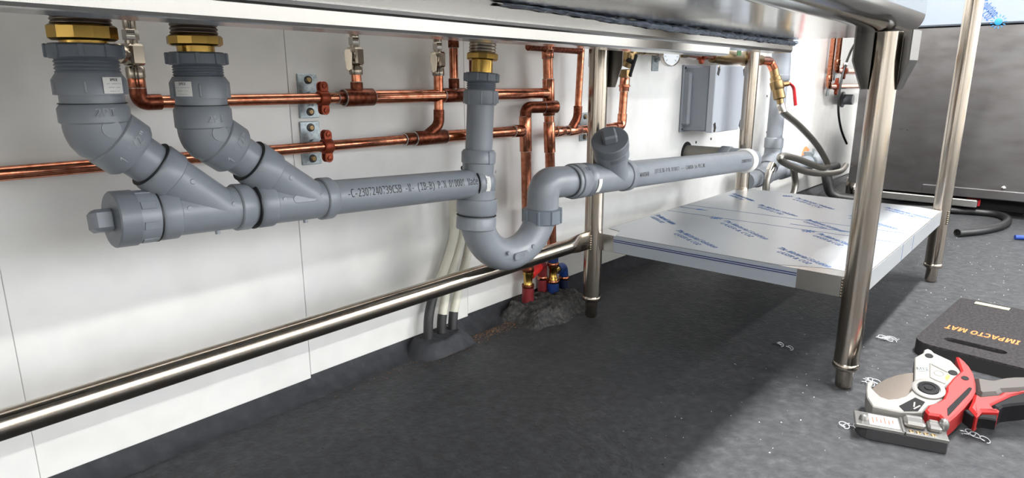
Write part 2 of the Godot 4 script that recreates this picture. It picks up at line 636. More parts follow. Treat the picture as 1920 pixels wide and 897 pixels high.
# ================================================================ the room
func room() -> void:
	var f := struct("floor", "dark grey coated floor with fine pitted relief")
	var b := MB.new()
	b.box(Vector3(-2.0, -0.05, 2.9), Vector3(16.0, 0.1, 6.3))
	part("slab", b, M.floor, f)
	var w := struct("wall_back", "white clad wall behind the plumbing")
	b = MB.new()
	b.box(Vector3(-2.0, 1.4, WALL - 0.06), Vector3(16.0, 2.82, 0.1))
	part("core", b, M.wall_paint, w)
	# cladding sheets: left x, right x, bottom y
	for s in [[-10.0, -1.0402, 0.020], [-1.0398, -0.6352, 0.0228], [-0.6345, -0.2405, 0.0285], [-0.2400, 1.475, 0.034], [1.4765, 6.0, 0.030]]:
		b = MB.new()
		b.box(Vector3((s[0] + s[1]) * 0.5, (s[2] + 2.8) * 0.5, WALL - 0.005), Vector3(s[1] - s[0], 2.8 - s[2], 0.01), 0.0008)
		part("cladding_panel", b, M.cladding, w)
	b = MB.new()
	for p in [Vector2(0.838, 0.338), Vector2(0.952, 0.342), Vector2(1.44, 0.478), Vector2(1.47, 0.335), Vector2(-0.365, 0.128), Vector2(-0.25, 0.36)]:
		b.lathe([Vector2(0, 0), Vector2(0.005, 0), Vector2(0.004, 0.0012), Vector2(0, 0.0012)], Vector3(p.x, p.y, WALL - 0.0002), Vector3(0, 0, 1), 10)
	part("fastener_holes", b, M.hole, w)
	for d in [["wall_left", Vector3(-7.05, 1.4, 2.9), Vector3(0.1, 2.9, 6.3)], ["wall_right", Vector3(6.05, 1.4, 2.9), Vector3(0.1, 2.9, 6.3)]]:
		var o := struct(d[0], "white painted room wall")
		b = MB.new()
		b.box(d[1], d[2])
		part("wall_face", b, M.wall_paint, o)
	# front wall with a wide shop window
	var fw := struct("wall_front", "white painted front wall around a wide window")
	for q in [[-10.1, -1.2, -0.05, 2.85], [5.8, 6.1, -0.05, 2.85], [-1.2, 5.8, -0.05, 0.9], [-1.2, 5.8, 2.4, 2.85]]:
		b = MB.new()
		b.box(Vector3((q[0] + q[1]) / 2, (q[2] + q[3]) / 2, 4.98), Vector3(q[1] - q[0], q[3] - q[2], 0.1))
		part("wall_face", b, M.wall_paint, fw)
	var wi := struct("window_1", "wide window in the front wall, behind the camera")
	for k in 5:
		b = MB.new()
		b.box(Vector3(-1.2 + 1.75 * k, 1.65, 4.98), Vector3(0.06, 1.5, 0.06), 0.004)
		part("mullion", b, M.white_metal, wi)
	for yy in [0.93, 2.37]:
		b = MB.new()
		b.box(Vector3(2.3, yy, 4.98), Vector3(7.0, 0.06, 0.06), 0.004)
		part("window_frame", b, M.white_metal, wi)
	var c := struct("ceiling", "white ceiling of the room")
	b = MB.new()
	b.box(Vector3(-2.0, 2.86, 2.9), Vector3(16.2, 0.1, 6.4))
	part("ceiling_board", b, M.ceiling_paint, c)
	# coved base between floor and wall
	var base := struct("baseboard_back", "dark grey coved base under the white cladding")
	b = MB.new()
	var rng := RandomNumberGenerator.new()
	rng.seed = 7
	var nz := FastNoiseLite.new()
	nz.seed = 4
	nz.frequency = 6.0
	var P: Array = []
	for i in 401:
		var x := -3.0 + 7.0 * i / 400.0
		var row: Array = []
		var e := nz.get_noise_1d(x) * 0.004
		for k in 11:
			var a := PI / 2 * k / 10.0
			var y := 0.046 * (1.0 - sin(a))
			var z := WALL - 0.012 + 0.050 * (1.0 - cos(a))
			var g := nz.get_noise_2d(x * 3.0, k * 0.03) * 0.003 * sin(a * 2.0) * smoothstep(0.8, 1.2, a)
			row.append(Vector3(x, y + g + (0.0004 if k == 10 else 0.0), z + e * smoothstep(0.8, 1.3, a) + g))
		P.append(row)
	b.grid(P)
	part("cove", b, M.cove, base)
	# mortar humps where pipes come through the floor
	for h in [["mortar_hump", Vector3(-0.355, 0, -0.135), Vector3(0.085, 0.030, 0.05), 3, "grey painted mortar hump around the three pale tubes"], ["mortar_hump", Vector3(-0.035, 0, -0.105), Vector3(0.135, 0.034, 0.085), 9, "rough mortar hump around the red and blue floor pipes"]]:
		var t := thing(h[0], h[4], "mortar", h[1])
		b = MB.new()
		nz.seed = h[3]
		nz.frequency = 14.0
		P = []
		for i in 37:
			var row: Array = []
			for j in 37:
				var u := -1.0 + 2.0 * i / 36.0
				var v := -1.0 + 2.0 * j / 36.0
				var x: float = h[1].x + u * h[2].x
				var z: float = h[1].z + v * h[2].z
				var d := pow(pow(absf(u), 3.0) + pow(absf(v), 3.0), 1.0 / 3.0) + nz.get_noise_2d(x, z) * (0.10 if h[3] == 3 else 0.28)
				var y: float = h[2].y * smoothstep(1.0, 0.55, d) * (1.0 + nz.get_noise_2d(x * 3.0, z * 3.0) * (0.08 if h[3] == 3 else 0.4))
				row.append(Vector3(x, y - 0.0015, z))
			P.append(row)
		b.grid(P)
		part("hump", b, M.cove if h[3] == 3 else M.mortar, t)


# ================================================================ the sink table
func leg(parent: Node3D, x: float, z: float, top: float, ring: float) -> void:
	var b := MB.new()
	b.lathe([Vector2(0, ring), Vector2(0.0206, ring), Vector2(0.0206, top), Vector2(0, top)], Vector3(x, 0, z), Vector3.UP, 36)
	var l := part("leg", b, M.steel, parent)
	b = MB.new()
	b.lathe([Vector2(0, 0.001), Vector2(0.011, 0.001), Vector2(0.0142, 0.006), Vector2(0.0142, ring + 0.01), Vector2(0, ring + 0.01)], Vector3(x, 0, z), Vector3.UP, 28)
	b.lathe([Vector2(0.0150, ring - 0.009), Vector2(0.0185, ring - 0.009), Vector2(0.0218, ring - 0.006), Vector2(0.0224, ring - 0.002), Vector2(0.0218, ring + 0.002), Vector2(0.0206, ring + 0.004)], Vector3(x, 0, z), Vector3.UP, 36)
	part("foot", b, M.steel, l, "narrow adjustable bullet foot")


func gusset(parent: Node3D, x: float, z: float, top: float, flanges: bool) -> void:
	var b := MB.new()
	# folded sheet open towards -x: plan points, and how far each pulls in towards the leg at the bottom
	var a := [Vector2(-0.016, -0.040), Vector2(0.024, -0.042), Vector2(0.024, 0.044), Vector2(-0.016, 0.040)]
	var e := [Vector2(-0.004, -0.026), Vector2(0.024, -0.027), Vector2(0.024, 0.028), Vector2(-0.004, 0.027)]
	for i in ([0, 1, 2] if flanges else [1]):
		for k in 2:
			var y0 := top if k == 0 else top - 0.045
			var y1 := top - 0.045 if k == 0 else top - 0.09
			var pa: Vector2 = a[i]
			var pb: Vector2 = a[i + 1]
			var qa: Vector2 = a[i] if k == 0 else e[i]
			var qb: Vector2 = a[i + 1] if k == 0 else e[i + 1]
			var P0 := Vector3(x + pa.x, y0, z + pa.y)
			var P1 := Vector3(x + pb.x, y0, z + pb.y)
			var Q0 := Vector3(x + qa.x, y1, z + qa.y)
			var Q1 := Vector3(x + qb.x, y1, z + qb.y)
			var nn := (P1 - P0).cross(Q0 - P0).normalized()
			for sg in [-1.0, 1.0]:
				b.quad(P0 + nn * 0.0011 * sg, P1 + nn * 0.0011 * sg, Q1 + nn * 0.0011 * sg, Q0 + nn * 0.0011 * sg, nn * sg)
			b.quad(P0 + nn * 0.0011, Q0 + nn * 0.0011, Q0 - nn * 0.0011, P0 - nn * 0.0011, (P0 - P1).normalized())
			b.quad(P1 + nn * 0.0011, Q1 + nn * 0.0011, Q1 - nn * 0.0011, P1 - nn * 0.0011, (P1 - P0).normalized())
			if k == 1:
				b.quad(Q0 + nn * 0.0011, Q1 + nn * 0.0011, Q1 - nn * 0.0011, Q0 - nn * 0.0011, Vector3.DOWN)
	part("gusset", b, M.gusset, parent)


func sink_table() -> void:
	var t := thing("sink_table", "stainless steel sink with round legs, back rail and film-covered lower shelf", "sink", Vector3.ZERO)
	var X3 := 0.8423
	var Z2 := 0.5467
	var SH := 0.2024
	leg(t, 0, 0, 0.612, 0.050)
	leg(t, 0, Z2, 0.612, 0.046)
	leg(t, X3, 0, 0.87, 0.050)
	leg(t, X3, Z2, 0.87, 0.050)
	gusset(t, 0, 0, 0.6135, false)
	gusset(t, 0, Z2 - 0.005, 0.6135, true)
	# bowl block with rounded lower edges
	var b := MB.new()
	b.rbox(Vector3(-1.1175, 0.763, 0.24), Vector3(2.565, 0.30, 0.66), 0.036, 7)
	part("bowl", b, M.mirror, t)
	b = MB.new()
	b.tube(rounded([Vector3(-2.4, 0.905, -0.1), Vector3(-2.4, 0.905, 0.585), Vector3(0.17, 0.905, 0.585)], 0.05), 0.02, 14)
	part("front_rim", b, M.brushed, t)
	# drainboard over the shelf
	b = MB.new()
	b.box(Vector3(0.60, 0.879, 0.24), Vector3(0.88, 0.012, 0.66), 0.003)
	b.box(Vector3(0.60, 0.868, 0.575), Vector3(0.88, 0.034, 0.012), 0.003)
	part("drainboard", b, M.brushed, t)
	# stiffening channel under the bowls
	b = MB.new()
	for q in [[[Vector2(0.3455, 0.6145), Vector2(0.3455, 0.5955), Vector2(0.3445, 0.5925), Vector2(0.3420, 0.5908), Vector2(0.300, 0.5908)], 0.162], [[Vector2(0.3412, 0.5915), Vector2(0.3405, 0.5805), Vector2(0.3385, 0.5782), Vector2(0.335, 0.5775), Vector2(0.300, 0.5775), Vector2(0.300, 0.5915)], -0.125]]:
		var prof: Array = q[0]
		for i in prof.size() - 1:
			var p0: Vector2 = prof[i]
			var p1: Vector2 = prof[i + 1]
			var dd := (p1 - p0).normalized()
			var nn := Vector3(0, dd.x, -dd.y)
			b.quad(Vector3(-2.3, p0.y, p0.x), Vector3(q[1], p0.y, p0.x), Vector3(q[1], p1.y, p1.x), Vector3(-2.3, p1.y, p1.x), nn)
		var cap := PackedVector2Array(prof)
		var idx := Geometry2D.triangulate_polygon(cap)
		for i in range(0, idx.size(), 3):
			b.tri(Vector3(q[1], cap[idx[i]].y, cap[idx[i]].x), Vector3(q[1], cap[idx[i + 1]].y, cap[idx[i + 1]].x), Vector3(q[1], cap[idx[i + 2]].y, cap[idx[i + 2]].x), Vector3(1, 0, 0), Vector3(1, 0, 0), Vector3(1, 0, 0))
	part("channel", b, M.sheet, t, "long folded stiffening channel")
	# wrinkled film left along the channel
	b = MB.new()
	var nz := FastNoiseLite.new()
	nz.seed = 11
	nz.frequency = 22.0
	var P: Array = []
	for i in 261:
		var x := -0.70 + 0.86 * i / 260.0
		var row: Array = []
		var f := smoothstep(-0.70, -0.3, x)
		for k in 7:
			var s := k / 6.0
			var y := 0.6125 - 0.0085 * s * (0.35 + 0.65 * f) + nz.get_noise_2d(x, s * 0.2) * 0.0018
			var z := 0.352 + 0.006 * sin(s * PI) - 0.004 * s + nz.get_noise_2d(x * 2.2 + 5.0, s * 0.1) * 0.004
			row.append(Vector3(x, y, z))
		P.append(row)
	b.grid(P)
	part("protective_film", b, M.film_wrinkled, t, "wrinkled blue-grey film torn along the channel")
	# back rail with flattened end
	b = MB.new()
	b.tube([Vector3(-2.4, 0.1882, 0), Vector3(-0.10, 0.1882, 0)], 0.0165, 28)
	P = []
	for i in 13:
		var s := i / 12.0
		var x := lerpf(-0.10, -0.0195, s)
		var hh := lerpf(0.0165, 0.0215, smoothstep(0.0, 1.0, s * 1.6))
		var ww := lerpf(0.0165, 0.006, smoothstep(0.0, 1.0, s * 1.6))
		var row: Array = []
		for k in 25:
			var a := TAU * k / 24.0
			row.append(Vector3(x, 0.1882 + sin(a) * hh, 0.0 + cos(a) * ww))
		P.append(row)
	b.grid(P)
	part("rail", b, M.steel, t, "round tube rail flattened at its end")
	# lower shelf tray
	b = MB.new()
	var x0 := 0.004
	var x1 := X3 - 0.004
	var z0 := 0.0
	var z1 := Z2 + 0.004
	b.box(Vector3((x0 + x1) / 2, SH - 0.0008, (z0 + z1) / 2), Vector3(x1 - x0, 0.0016, z1 - z0), 0.0006)
	b.box(Vector3(x0, SH - 0.019, (z0 + z1) / 2), Vector3(0.0016, 0.038, z1 - z0 - 0.03), 0.0005)
	b.box(Vector3(x1, SH - 0.019, (z0 + z1) / 2), Vector3(0.0016, 0.038, z1 - z0 - 0.03), 0.0005)
	b.box(Vector3((x0 + x1) / 2, SH - 0.019, z1), Vector3(x1 - x0 - 0.03, 0.038, 0.0016), 0.0005)
	b.box(Vector3((x0 + x1) / 2, SH - 0.019, z0), Vector3(x1 - x0 - 0.03, 0.038, 0.0016), 0.0005)
	var sh := part("shelf", b, M.brushed, t)
	# film on the shelf, bare at the corners
	b = MB.new()
	var y := SH + 0.0006
	var c := 0.055
	var poly := [Vector2(x0 + 0.002, z0 + c), Vector2(x0 + c * 0.8, z0 + c * 0.7), Vector2(x0 + c, z0 + 0.003), Vector2(x1 - c, z0 + 0.003), Vector2(x1 - c * 0.8, z0 + c * 0.8), Vector2(x1 - 0.002, z0 + c), Vector2(x1 - 0.002, z1 - c * 1.1), Vector2(x1 - c * 0.5, z1 - 0.001), Vector2(x0 + 0.035, z1 - 0.001), Vector2(x0 + 0.04, z1 - 0.06), Vector2(x0 + 0.002, z1 - 0.14)]
	b.extr(poly, Vector3(0, y, 0), Vector3(1, 0, 0), Vector3(0, 0, 1), Vector3.UP, 0.0004)
	b.box(Vector3((x0 + 0.035 + x1 - c * 0.5) / 2, SH - 0.0185, z1 + 0.0011), Vector3(x1 - x0 - 0.035 - c * 0.5, 0.0365, 0.0006))
	part("film_sheet", b, M.film, sh, "pale protective film with blue print")
	b = MB.new()
	b.box(Vector3(x0 - 0.0011, SH - 0.0185, (0.052 + z1 - 0.105) / 2), Vector3(0.0006, 0.0365, z1 - 0.105 - 0.052))
	part("film_edge", b, M.film_pale, sh)
	b = MB.new()
	for k in [0.0088, 0.0128]:
		b.box(Vector3(x0 - 0.0016, SH - k, (0.052 + z1 - 0.105) / 2), Vector3(0.0004, 0.0018, z1 - 0.105 - 0.052))
	part("film_stripes", b, M.ink_navy, sh, "two navy stripes")
	b = MB.new()
	# print: centre x, centre z, angle, length, with star
	for q in [[0.089, 0.196, 125.3, 0.168, 0], [0.248, 0.240, 130.5, 0.232, 1], [0.528, 0.215, 126.0, 0.165, 0], [0.085, 0.422, 125.0, 0.150, 0], [0.699, 0.256, 130.8, 0.212, 1], [0.664, 0.067, 131.0, 0.127, 0], [0.227, 0.048, 130.0, 0.115, 0], [0.530, 0.441, 127.0, 0.16, 0], [0.714, 0.482, 128.0, 0.156, 0], [0.276, 0.430, 130.0, 0.150, 1], [0.42, 0.36, 128.0, 0.12, 0]]:
		var an := deg_to_rad(q[2])
		var u := Vector3(cos(an), 0, sin(an))
		var w := Vector3.UP.cross(u)
		var ctr := Vector3(q[0], y + 0.0001, q[1])
		letters("The Material Solution", 0.019, ctr + w * 0.010, u, w, b, q[3] * (0.85 if q[4] else 1.0))
		letters("LASER & CO2", 0.016, ctr - w * 0.011, u, w, b, q[3] * 0.62)
		if q[4]:
			var sc: Vector3 = ctr - u * (q[3] * 0.5 + 0.012)
			b.lathe([Vector2(0, 0), Vector2(0.006, 0), Vector2(0.006, 0.0004), Vector2(0, 0.0004)], sc, Vector3.UP, 14)
			for k in 10:
				var a2 := TAU * k / 10.0
				b.box(sc + Vector3(cos(a2), 0, sin(a2)) * 0.0115 + Vector3(0, 0.0002, 0), Vector3(0.008, 0.0004, 0.0012), 0.0, Basis(Vector3.UP, -a2))
	part("film_print", b, M.ink_blue, sh, "blue lettering")
	b = MB.new()
	for q in [[0.342, 0.30], [0.452, 0.30]]:
		b.box(Vector3(q[0], y + 0.0002, 0.276), Vector3(0.0012, 0.0004, 0.545))
		b.box(Vector3(q[0], SH - 0.0185, z1 + 0.0016), Vector3(0.0012, 0.0365, 0.0004))
	for q in [[0.385, 0.36, 0.11], [0.41, 0.03, 0.05]]:
		b.box(Vector3(q[0], y + 0.0002, q[1]), Vector3(0.003, 0.0004, q[2]))
		b.extr([Vector2(-0.007, 0), Vector2(0.007, 0), Vector2(0, 0.03)], Vector3(q[0], y + 0.0004, q[1] + q[2] * 0.5), Vector3(1, 0, 0), Vector3(0, 0, 1), Vector3.UP, 0.0004)
	part("film_arrow", b, M.ink_blue, sh, "blue ruled lines and arrows")
	# weld beads
	b = MB.new()
	for q in [Vector3(0.0195, 0, 0.006), Vector3(X3 - 0.012, 0, Z2 + 0.018), Vector3(0.001, 0, Z2 - 0.0225), Vector3(-0.0195, 0.006, 0.006)]:
		for k in 7:
			b.lathe([Vector2(0, -0.003), Vector2(0.0022, -0.002), Vector2(0.0028, 0), Vector2(0.0022, 0.002), Vector2(0, 0.003)], q + Vector3(0, SH - 0.004 - k * 0.0052 - q.y, 0), Vector3.UP, 8)
	part("weld_bead", b, M.nickel, t)


# ================================================================ grey drain line
const ZD := 0.03
const R15 := 0.0241
const H15 := 0.0288
const R2 := 0.0302
const H2 := 0.0352


func hub(b: MB, a: Vector3, c: Vector3, r: float) -> void:
	var l := a.distance_to(c)
	b.lathe([Vector2(0, 0), Vector2(r - 0.0014, 0), Vector2(r, 0.0014), Vector2(r, l - 0.0045), Vector2(r - 0.0034, l), Vector2(0, l)], a, c - a, 40)


func ribbed_nut(b: MB, o: Vector3, axis: Vector3, r: float, h: float, ribs: int) -> void:
	b.lathe([Vector2(0, 0), Vector2(r - 0.002, 0), Vector2(r, 0.0015), Vector2(r, h - 0.002), Vector2(r - 0.003, h), Vector2(0, h)], o, axis, 40)
	var a := axis.normalized()
	var u := (Vector3.UP if absf(a.y) < 0.9 else Vector3.RIGHT).cross(a).normalized()
	var w := a.cross(u)
	for k in ribs:
		var an := TAU * k / ribs + 0.3
		var d := u * cos(an) + w * sin(an)
		var tg := a.cross(d)
		b.box(o + a * h * 0.5 + d * r, Vector3(0.004, h * 0.92, 0.005), 0.001, Basis(d, a, tg))


func threads(b: MB, o: Vector3, axis: Vector3, r: float, h: float, turns: int) -> void:
	var prof: Array = [Vector2(0, 0)]
	for k in turns:
		var y0 := h * k / turns
		var p := h / turns
		prof.append(Vector2(r - 0.0016, y0 + 0.0001))
		prof.append(Vector2(r, y0 + p * 0.45))
		prof.append(Vector2(r, y0 + p * 0.6))
	prof.append(Vector2(r - 0.0016, h))
	prof.append(Vector2(0, h))
	b.lathe(prof, o, axis, 40)


func sink_tail(t: Node3D, x: float, s: float, ys: Array, lean: Vector3) -> void:
	# ys: nut top, nut bottom, slip top, slip bottom, thread bottom, adapter shoulder, adapter bottom
	var o := func(yy: float) -> Vector3: return Vector3(x, yy, ZD) + lean * (0.6 - yy)
	var up := (Vector3.UP - lean).normalized()
	var b := MB.new()
	threads(b, o.call(ys[0] - 0.004), up, 0.0245 * s, 0.6126 - ys[0] + 0.004, 7)
	part("drain_thread", b, M.nickel if x > -0.5 else M.iron_thread, t, "threaded drain tail")
	b = MB.new()
	var h: float = ys[0] - ys[1]
	b.lathe([Vector2(0, 0), Vector2(0.0255 * s, 0), Vector2(0.0285 * s, 0.002), Vector2(0.0285 * s, h - 0.002), Vector2(0.026 * s, h), Vector2(0, h)], o.call(ys[1]), up, 12, true)
	part("brass_nut", b, M.brass, t, "brass coupling nut")
	b = MB.new()
	b.cyl(o.call(ys[2] - 0.01), o.call(ys[1] + 0.002), 0.0195 * s, 28)
	part("brass_tailpiece", b, M.brass, t, "shiny brass tailpiece")
	b = MB.new()
	ribbed_nut(b, o.call(ys[3]), up, 0.0305 * s, ys[2] - ys[3], 9)
	part("slip_nut", b, M.pvc_nut, t)
	b = MB.new()
	threads(b, o.call(ys[4]), up, 0.0265 * s, ys[3] - ys[4] + 0.002, 5)
	part("adapter_thread", b, M.pvc_nut, t)


func cleanout_plug(t: Node3D, o: Vector3, ax: Vector3, r: float, turn: float) -> void:
	var b := MB.new()
	b.lathe([Vector2(0, -0.012), Vector2(r, -0.012), Vector2(r, 0.0075), Vector2(r - 0.0015, 0.009), Vector2(0, 0.009)], o, ax, 44)
	var pl := part("cleanout_plug", b, M.pvc_cap, t)
	var a := ax.normalized()
	var u := (Vector3.UP if absf(a.y) < 0.9 else Vector3.RIGHT).cross(a).normalized().rotated(a, turn)
	b = MB.new()
	b.box(o + a * 0.018, Vector3(r * 0.78, r * 0.78, 0.022), 0.004, Basis(u, a.cross(u), a))
	part("square_head", b, M.pvc_cap, pl)


func drain_line() -> void:
	var t := thing("drain_line", "grey plastic drain pipe run with trap under the sink", "drain pipe", Vector3(-0.4, 0.0, ZD))
	var Z := ZD
	# --- two slanting inlets
	sink_tail(t, -0.9715, 1.1, [0.5914, 0.5762, 0.5734, 0.5590, 0.5440], Vector3.ZERO)
	sink_tail(t, -0.8605, 1.02, [0.5870, 0.5752, 0.5685, 0.5545, 0.5420], Vector3.ZERO)
	var main_a := Vector3(-0.9654, 0.3915, Z)
	var main_b := Vector3(-0.4036, 0.3660, Z)
	var md := (main_b - main_a).normalized()
	var on := func(x: float) -> Vector3: return main_a + md * ((x - main_a.x) / md.x)
	var inlet := [[-0.9715, 0.4890, -0.8543, 1.07, [0.541, 0.5235], 0.5144], [-0.8605, 0.4780, -0.7301, 1.02, [0.538, 0.5177], 0.5095]]
	for i in 2:
		var q: Array = inlet[i]
		var x: float = q[0]
		var s: float = q[3]
		var b := MB.new()
		# adapter body, faceted shoulder
		var ya: float = q[4][0]
		var yb: float = q[4][1]
		b.lathe([Vector2(0, yb), Vector2(0.0312 * s, yb), Vector2(0.0312 * s, ya - 0.003), Vector2(0.0268 * s, ya + 0.004), Vector2(0, ya + 0.004)], Vector3(x, 0, Z), Vector3.UP, 40)
		for k in 6:
			var an := TAU * k / 6.0 + 0.95
			b.box(Vector3(x + cos(an) * 0.0312 * s, (ya + yb) / 2 - 0.001, Z + sin(an) * 0.0312 * s), Vector3(0.002, ya - yb - 0.006, 0.0024), 0.0006, Basis(Vector3.UP, -an))
		b.cyl(Vector3(x, q[5] - 0.003, Z), Vector3(x, yb + 0.001, Z), 0.0272 * s, 36)
		part("trap_adapter", b, M.pvc, t)
		# sticker
		b = MB.new()
		var cdir := Vector3(-0.45, 0, 1).normalized().rotated(Vector3.UP, 0.75 if i == 0 else -0.55)
		sticker(b, Vector3(x, (ya + yb) / 2 + 0.0005, Z), Vector3.UP, cdir, 0.0312 * s + 0.0012, 0.6, 0.016)
		var stk := part("sticker", b, M.paper, t, "small white maker's sticker")
		b = MB.new()
		for k in 4:
			letters_round(["IPEX", "-- -----", "--- --", "-----"][k], 0.0035, Vector3(x, (ya + yb) / 2 + 0.006 - k * 0.0036, Z), cdir.cross(Vector3.UP) * -1.0, cdir, 0.0312 * s + 0.0014, b)
		part("sticker_print", b, M.ink_black, stk)
		# 45 degree elbow and slanted pipe
		var vtx := Vector3(x, q[1], Z)
		var jn: Vector3 = on.call(q[2])
		var d := (jn - vtx).normalized()
		b = MB.new()
		hub(b, Vector3(x, q[1] + 0.006, Z), Vector3(x, q[5], Z), 0.0304 * s)
		b.tube(curve([Vector3(x, q[1] + 0.008, Z), Vector3(x, q[1] + 0.002, Z), vtx + (d + Vector3.DOWN) * 0.0035, vtx + d * 0.010, vtx + d * 0.016], 4), 0.0282 * s, 36)
		hub(b, vtx + d * 0.013, vtx + d * 0.041, 0.0304 * s)
		b.lathe([Vector2(0, 0), Vector2(0.009, 0), Vector2(0.009, 0.0008), Vector2(0, 0.0008)], Vector3(x + 0.004, q[1] + 0.001, Z + 0.0282 * s), Vector3(0, 0, 1), 20)
		var el := part("elbow", b, M.pvc, t)
		b = MB.new()
		letters_round("2PI", 0.011, Vector3(x, q[1] + 0.017, Z), Vector3(1, 0, 0), Vector3(-0.25, 0, 1), 0.0304 * s, b)
		letters_round("1 1/2\"", 0.011, vtx + d * 0.029, d.cross(Vector3(0, 0, -1)), Vector3(0, 0, 1), 0.0304 * s, b)
		part("embossed_size", b, M.pvc, el)
		b = MB.new()
		b.cyl(vtx + d * 0.03, jn - d * 0.05, R15, 36)
		part("pipe", b, M.pvc, t)
		# wye fitting
		b = MB.new()
		var xs: Array = [-0.9282, -0.9059, -0.8364, -0.8166] if i == 0 else [-0.8103, -0.7887, -0.7169, -0.6975]
		hub(b, on.call(xs[1]), on.call(xs[0]), H15)
		hub(b, on.call(xs[2]), on.call(xs[3]), H15)
		b.cyl(on.call(xs[0] + 0.002), on.call(xs[3] - 0.002), R15 + 0.0018, 40)
		b.cyl(jn, jn - d * 0.075, R15 + 0.0018, 40)
		hub(b, jn - d * 0.068, jn - d * (0.092 if i == 0 else 0.1), H15)
		for k in 3:
			b.lathe([Vector2(0, 0), Vector2(0.0032, 0), Vector2(0.0026, 0.0012), Vector2(0, 0.0012)], [jn - d * 0.055 + Vector3(0.004, 0.004, R15 + 0.001), on.call(xs[1] + 0.008) + Vector3(0, 0.008, R15 - 0.0002), on.call(xs[2] - 0.010) + Vector3(0, 0.008, R15 - 0.0002)][k], Vector3(0, 0.15, 1), 12)
		if i == 1:
			b.extr(pill(0.017, 0.005), on.call(-0.752) + Vector3(0, 0.007, R15 + 0.0014), md, Vector3(0, 1, -0.25).normalized(), Vector3(0, 0.25, 1).normalized(), 0.003, 0.0006)
		b.cyl(on.call((xs[1] + xs[2]) / 2 + 0.01) + Vector3(0, -R15 - 0.005, 0.006), on.call((xs[1] + xs[2]) / 2 + 0.01), 0.003, 8)
		part("wye", b, M.pvc, t)
		b = MB.new()
		b.lathe([Vector2(0, -0.0006), Vector2(H15 - 0.0008, -0.0006), Vector2(H15 - 0.0008, 0.0006), Vector2(0, 0.0006)], jn - d * (0.0924 if i == 0 else 0.1004), d, 40)
		part("cement_line", b, M.joint, t, "dark cement line at the joint")
		b = MB.new()
		b.lathe([Vector2(0, -0.0005), Vector2(0.0290 * s, -0.0005), Vector2(0.0290 * s, 0.0005), Vector2(0, 0.0005)], Vector3(x, q[5] + 0.0004, Z), Vector3.UP, 40)
		part("cement_line", b, M.joint, t, "dark cement line at the joint")
	# joints between fittings
	var bb := MB.new()
	bb.cyl(on.call(-0.818), on.call(-0.809), R15, 36)
	part("pipe", bb, M.pvc, t)
	for q in [[-0.9284, H15 + 0.0006], [-0.8130, H15], [-0.4250, H15 - 0.002]]:
		bb = MB.new()
		bb.lathe([Vector2(0, -0.0008), Vector2(q[1] + 0.0002, -0.0008), Vector2(q[1] + 0.0002, 0.0008), Vector2(0, 0.0008)], on.call(q[0]), md, 40)
		part("cement_line", bb, M.joint, t, "dark cement line at the joint")
	# end cleanout
	bb = MB.new()
	bb.lathe([Vector2(0, 0), Vector2(H15 + 0.0002, 0), Vector2(H15 + 0.0002, 0.0235), Vector2(H15 - 0.0008, 0.0245), Vector2(0, 0.0245)], on.call(-0.9285), -md, 44)
	for k in 8:
		var an := TAU * k / 8.0 + 0.2
		var dr := Vector3(0, cos(an), sin(an))
		bb.box(on.call(-0.940) + dr * (H15 + 0.0004), Vector3(0.016, 0.0016, 0.009), 0.0004, Basis(md, dr, md.cross(dr)))
	part("cleanout_adapter", bb, M.pvc, t)
	cleanout_plug(t, on.call(-0.9620), -md, 0.0308, 0.25)
	# main pipe with printing
	bb = MB.new()
	bb.cyl(on.call(-0.700), on.call(-0.41), R15, 44)
	var mp := part("pipe", bb, M.pvc, t)
	bb = MB.new()
	letters_round("-C-2307240739C5B -M- (IB-B) P/N 010001 Made in", 0.0155, on.call(-0.5485), md, Vector3(-0.25, 0.32, 1), R15, bb, 0.274)
	part("pipe_print", bb, M.ink_black, mp, "black dot-matrix lettering on the pipe")
	# --- third inlet, tee and trap
	var lean := Vector3(-0.072, 0, 0)
	sink_tail(t, -0.3885, 0.93, [0.5815, 0.5700, 0.5498, 0.5350, 0.5200], lean)
	var ax := func(yy: float) -> Vector3: return Vector3(-0.3885, yy, Z) + lean * (0.6 - yy)
	var up := (Vector3.UP - lean).normalized()
	bb = MB.new()
	hub(bb, ax.call(0.5215), ax.call(0.4975), H15)
	for k in 8:
		var an := TAU * k / 8.0
		bb.box(ax.call(0.51) + Vector3(cos(an), 0, sin(an)) * H15, Vector3(0.002, 0.02, 0.002), 0.0006, Basis(Vector3.UP, -an))
	part("trap_adapter", bb, M.pvc, t)
	bb = MB.new()
	bb.cyl(ax.call(0.50), ax.call(0.41), R15 - 0.0012, 40)
	part("pipe", bb, M.pvc, t)
	bb = MB.new()
	hub(bb, ax.call(0.4000), ax.call(0.4230), H15 + 0.0005)
	bb.box(ax.call(0.411) + Vector3(-0.004, 0, H15), Vector3(0.003, 0.022, 0.003), 0.001)
	bb.cyl(ax.call(0.405), ax.call(0.335), R15 + 0.003, 40)
	bb.cyl(ax.call(0.355), ax.call(0.334), R2, 40)
	hub(bb, ax.call(0.340), ax.call(0.3118), H2)
	bb.rbox(ax.call(0.3665) + Vector3(0.004, 0, 0), Vector3(0.055, 0.058, 0.058), 0.0275, 6)
	hub(bb, on.call(-0.395), on.call(-0.4245), H15 + 0.001)
	for k in 3:
		bb.lathe([Vector2(0, 0), Vector2(0.003, 0), Vector2(0.0024, 0.0012), Vector2(0, 0.0012)], ax.call(0.385 - k * 0.015) + Vector3(0.021, 0, 0.021), Vector3(0.7, 0, 1), 12)
	var tee := part("tee", bb, M.pvc, t)
	bb = MB.new()
	sticker(bb, on.call(-0.409), md, Vector3(-0.3, 0.1, 1), H15 + 0.0016, 0.95, 0.010)
	part("sticker", bb, M.paper, tee, "narrow white sticker")
	bb = MB.new()
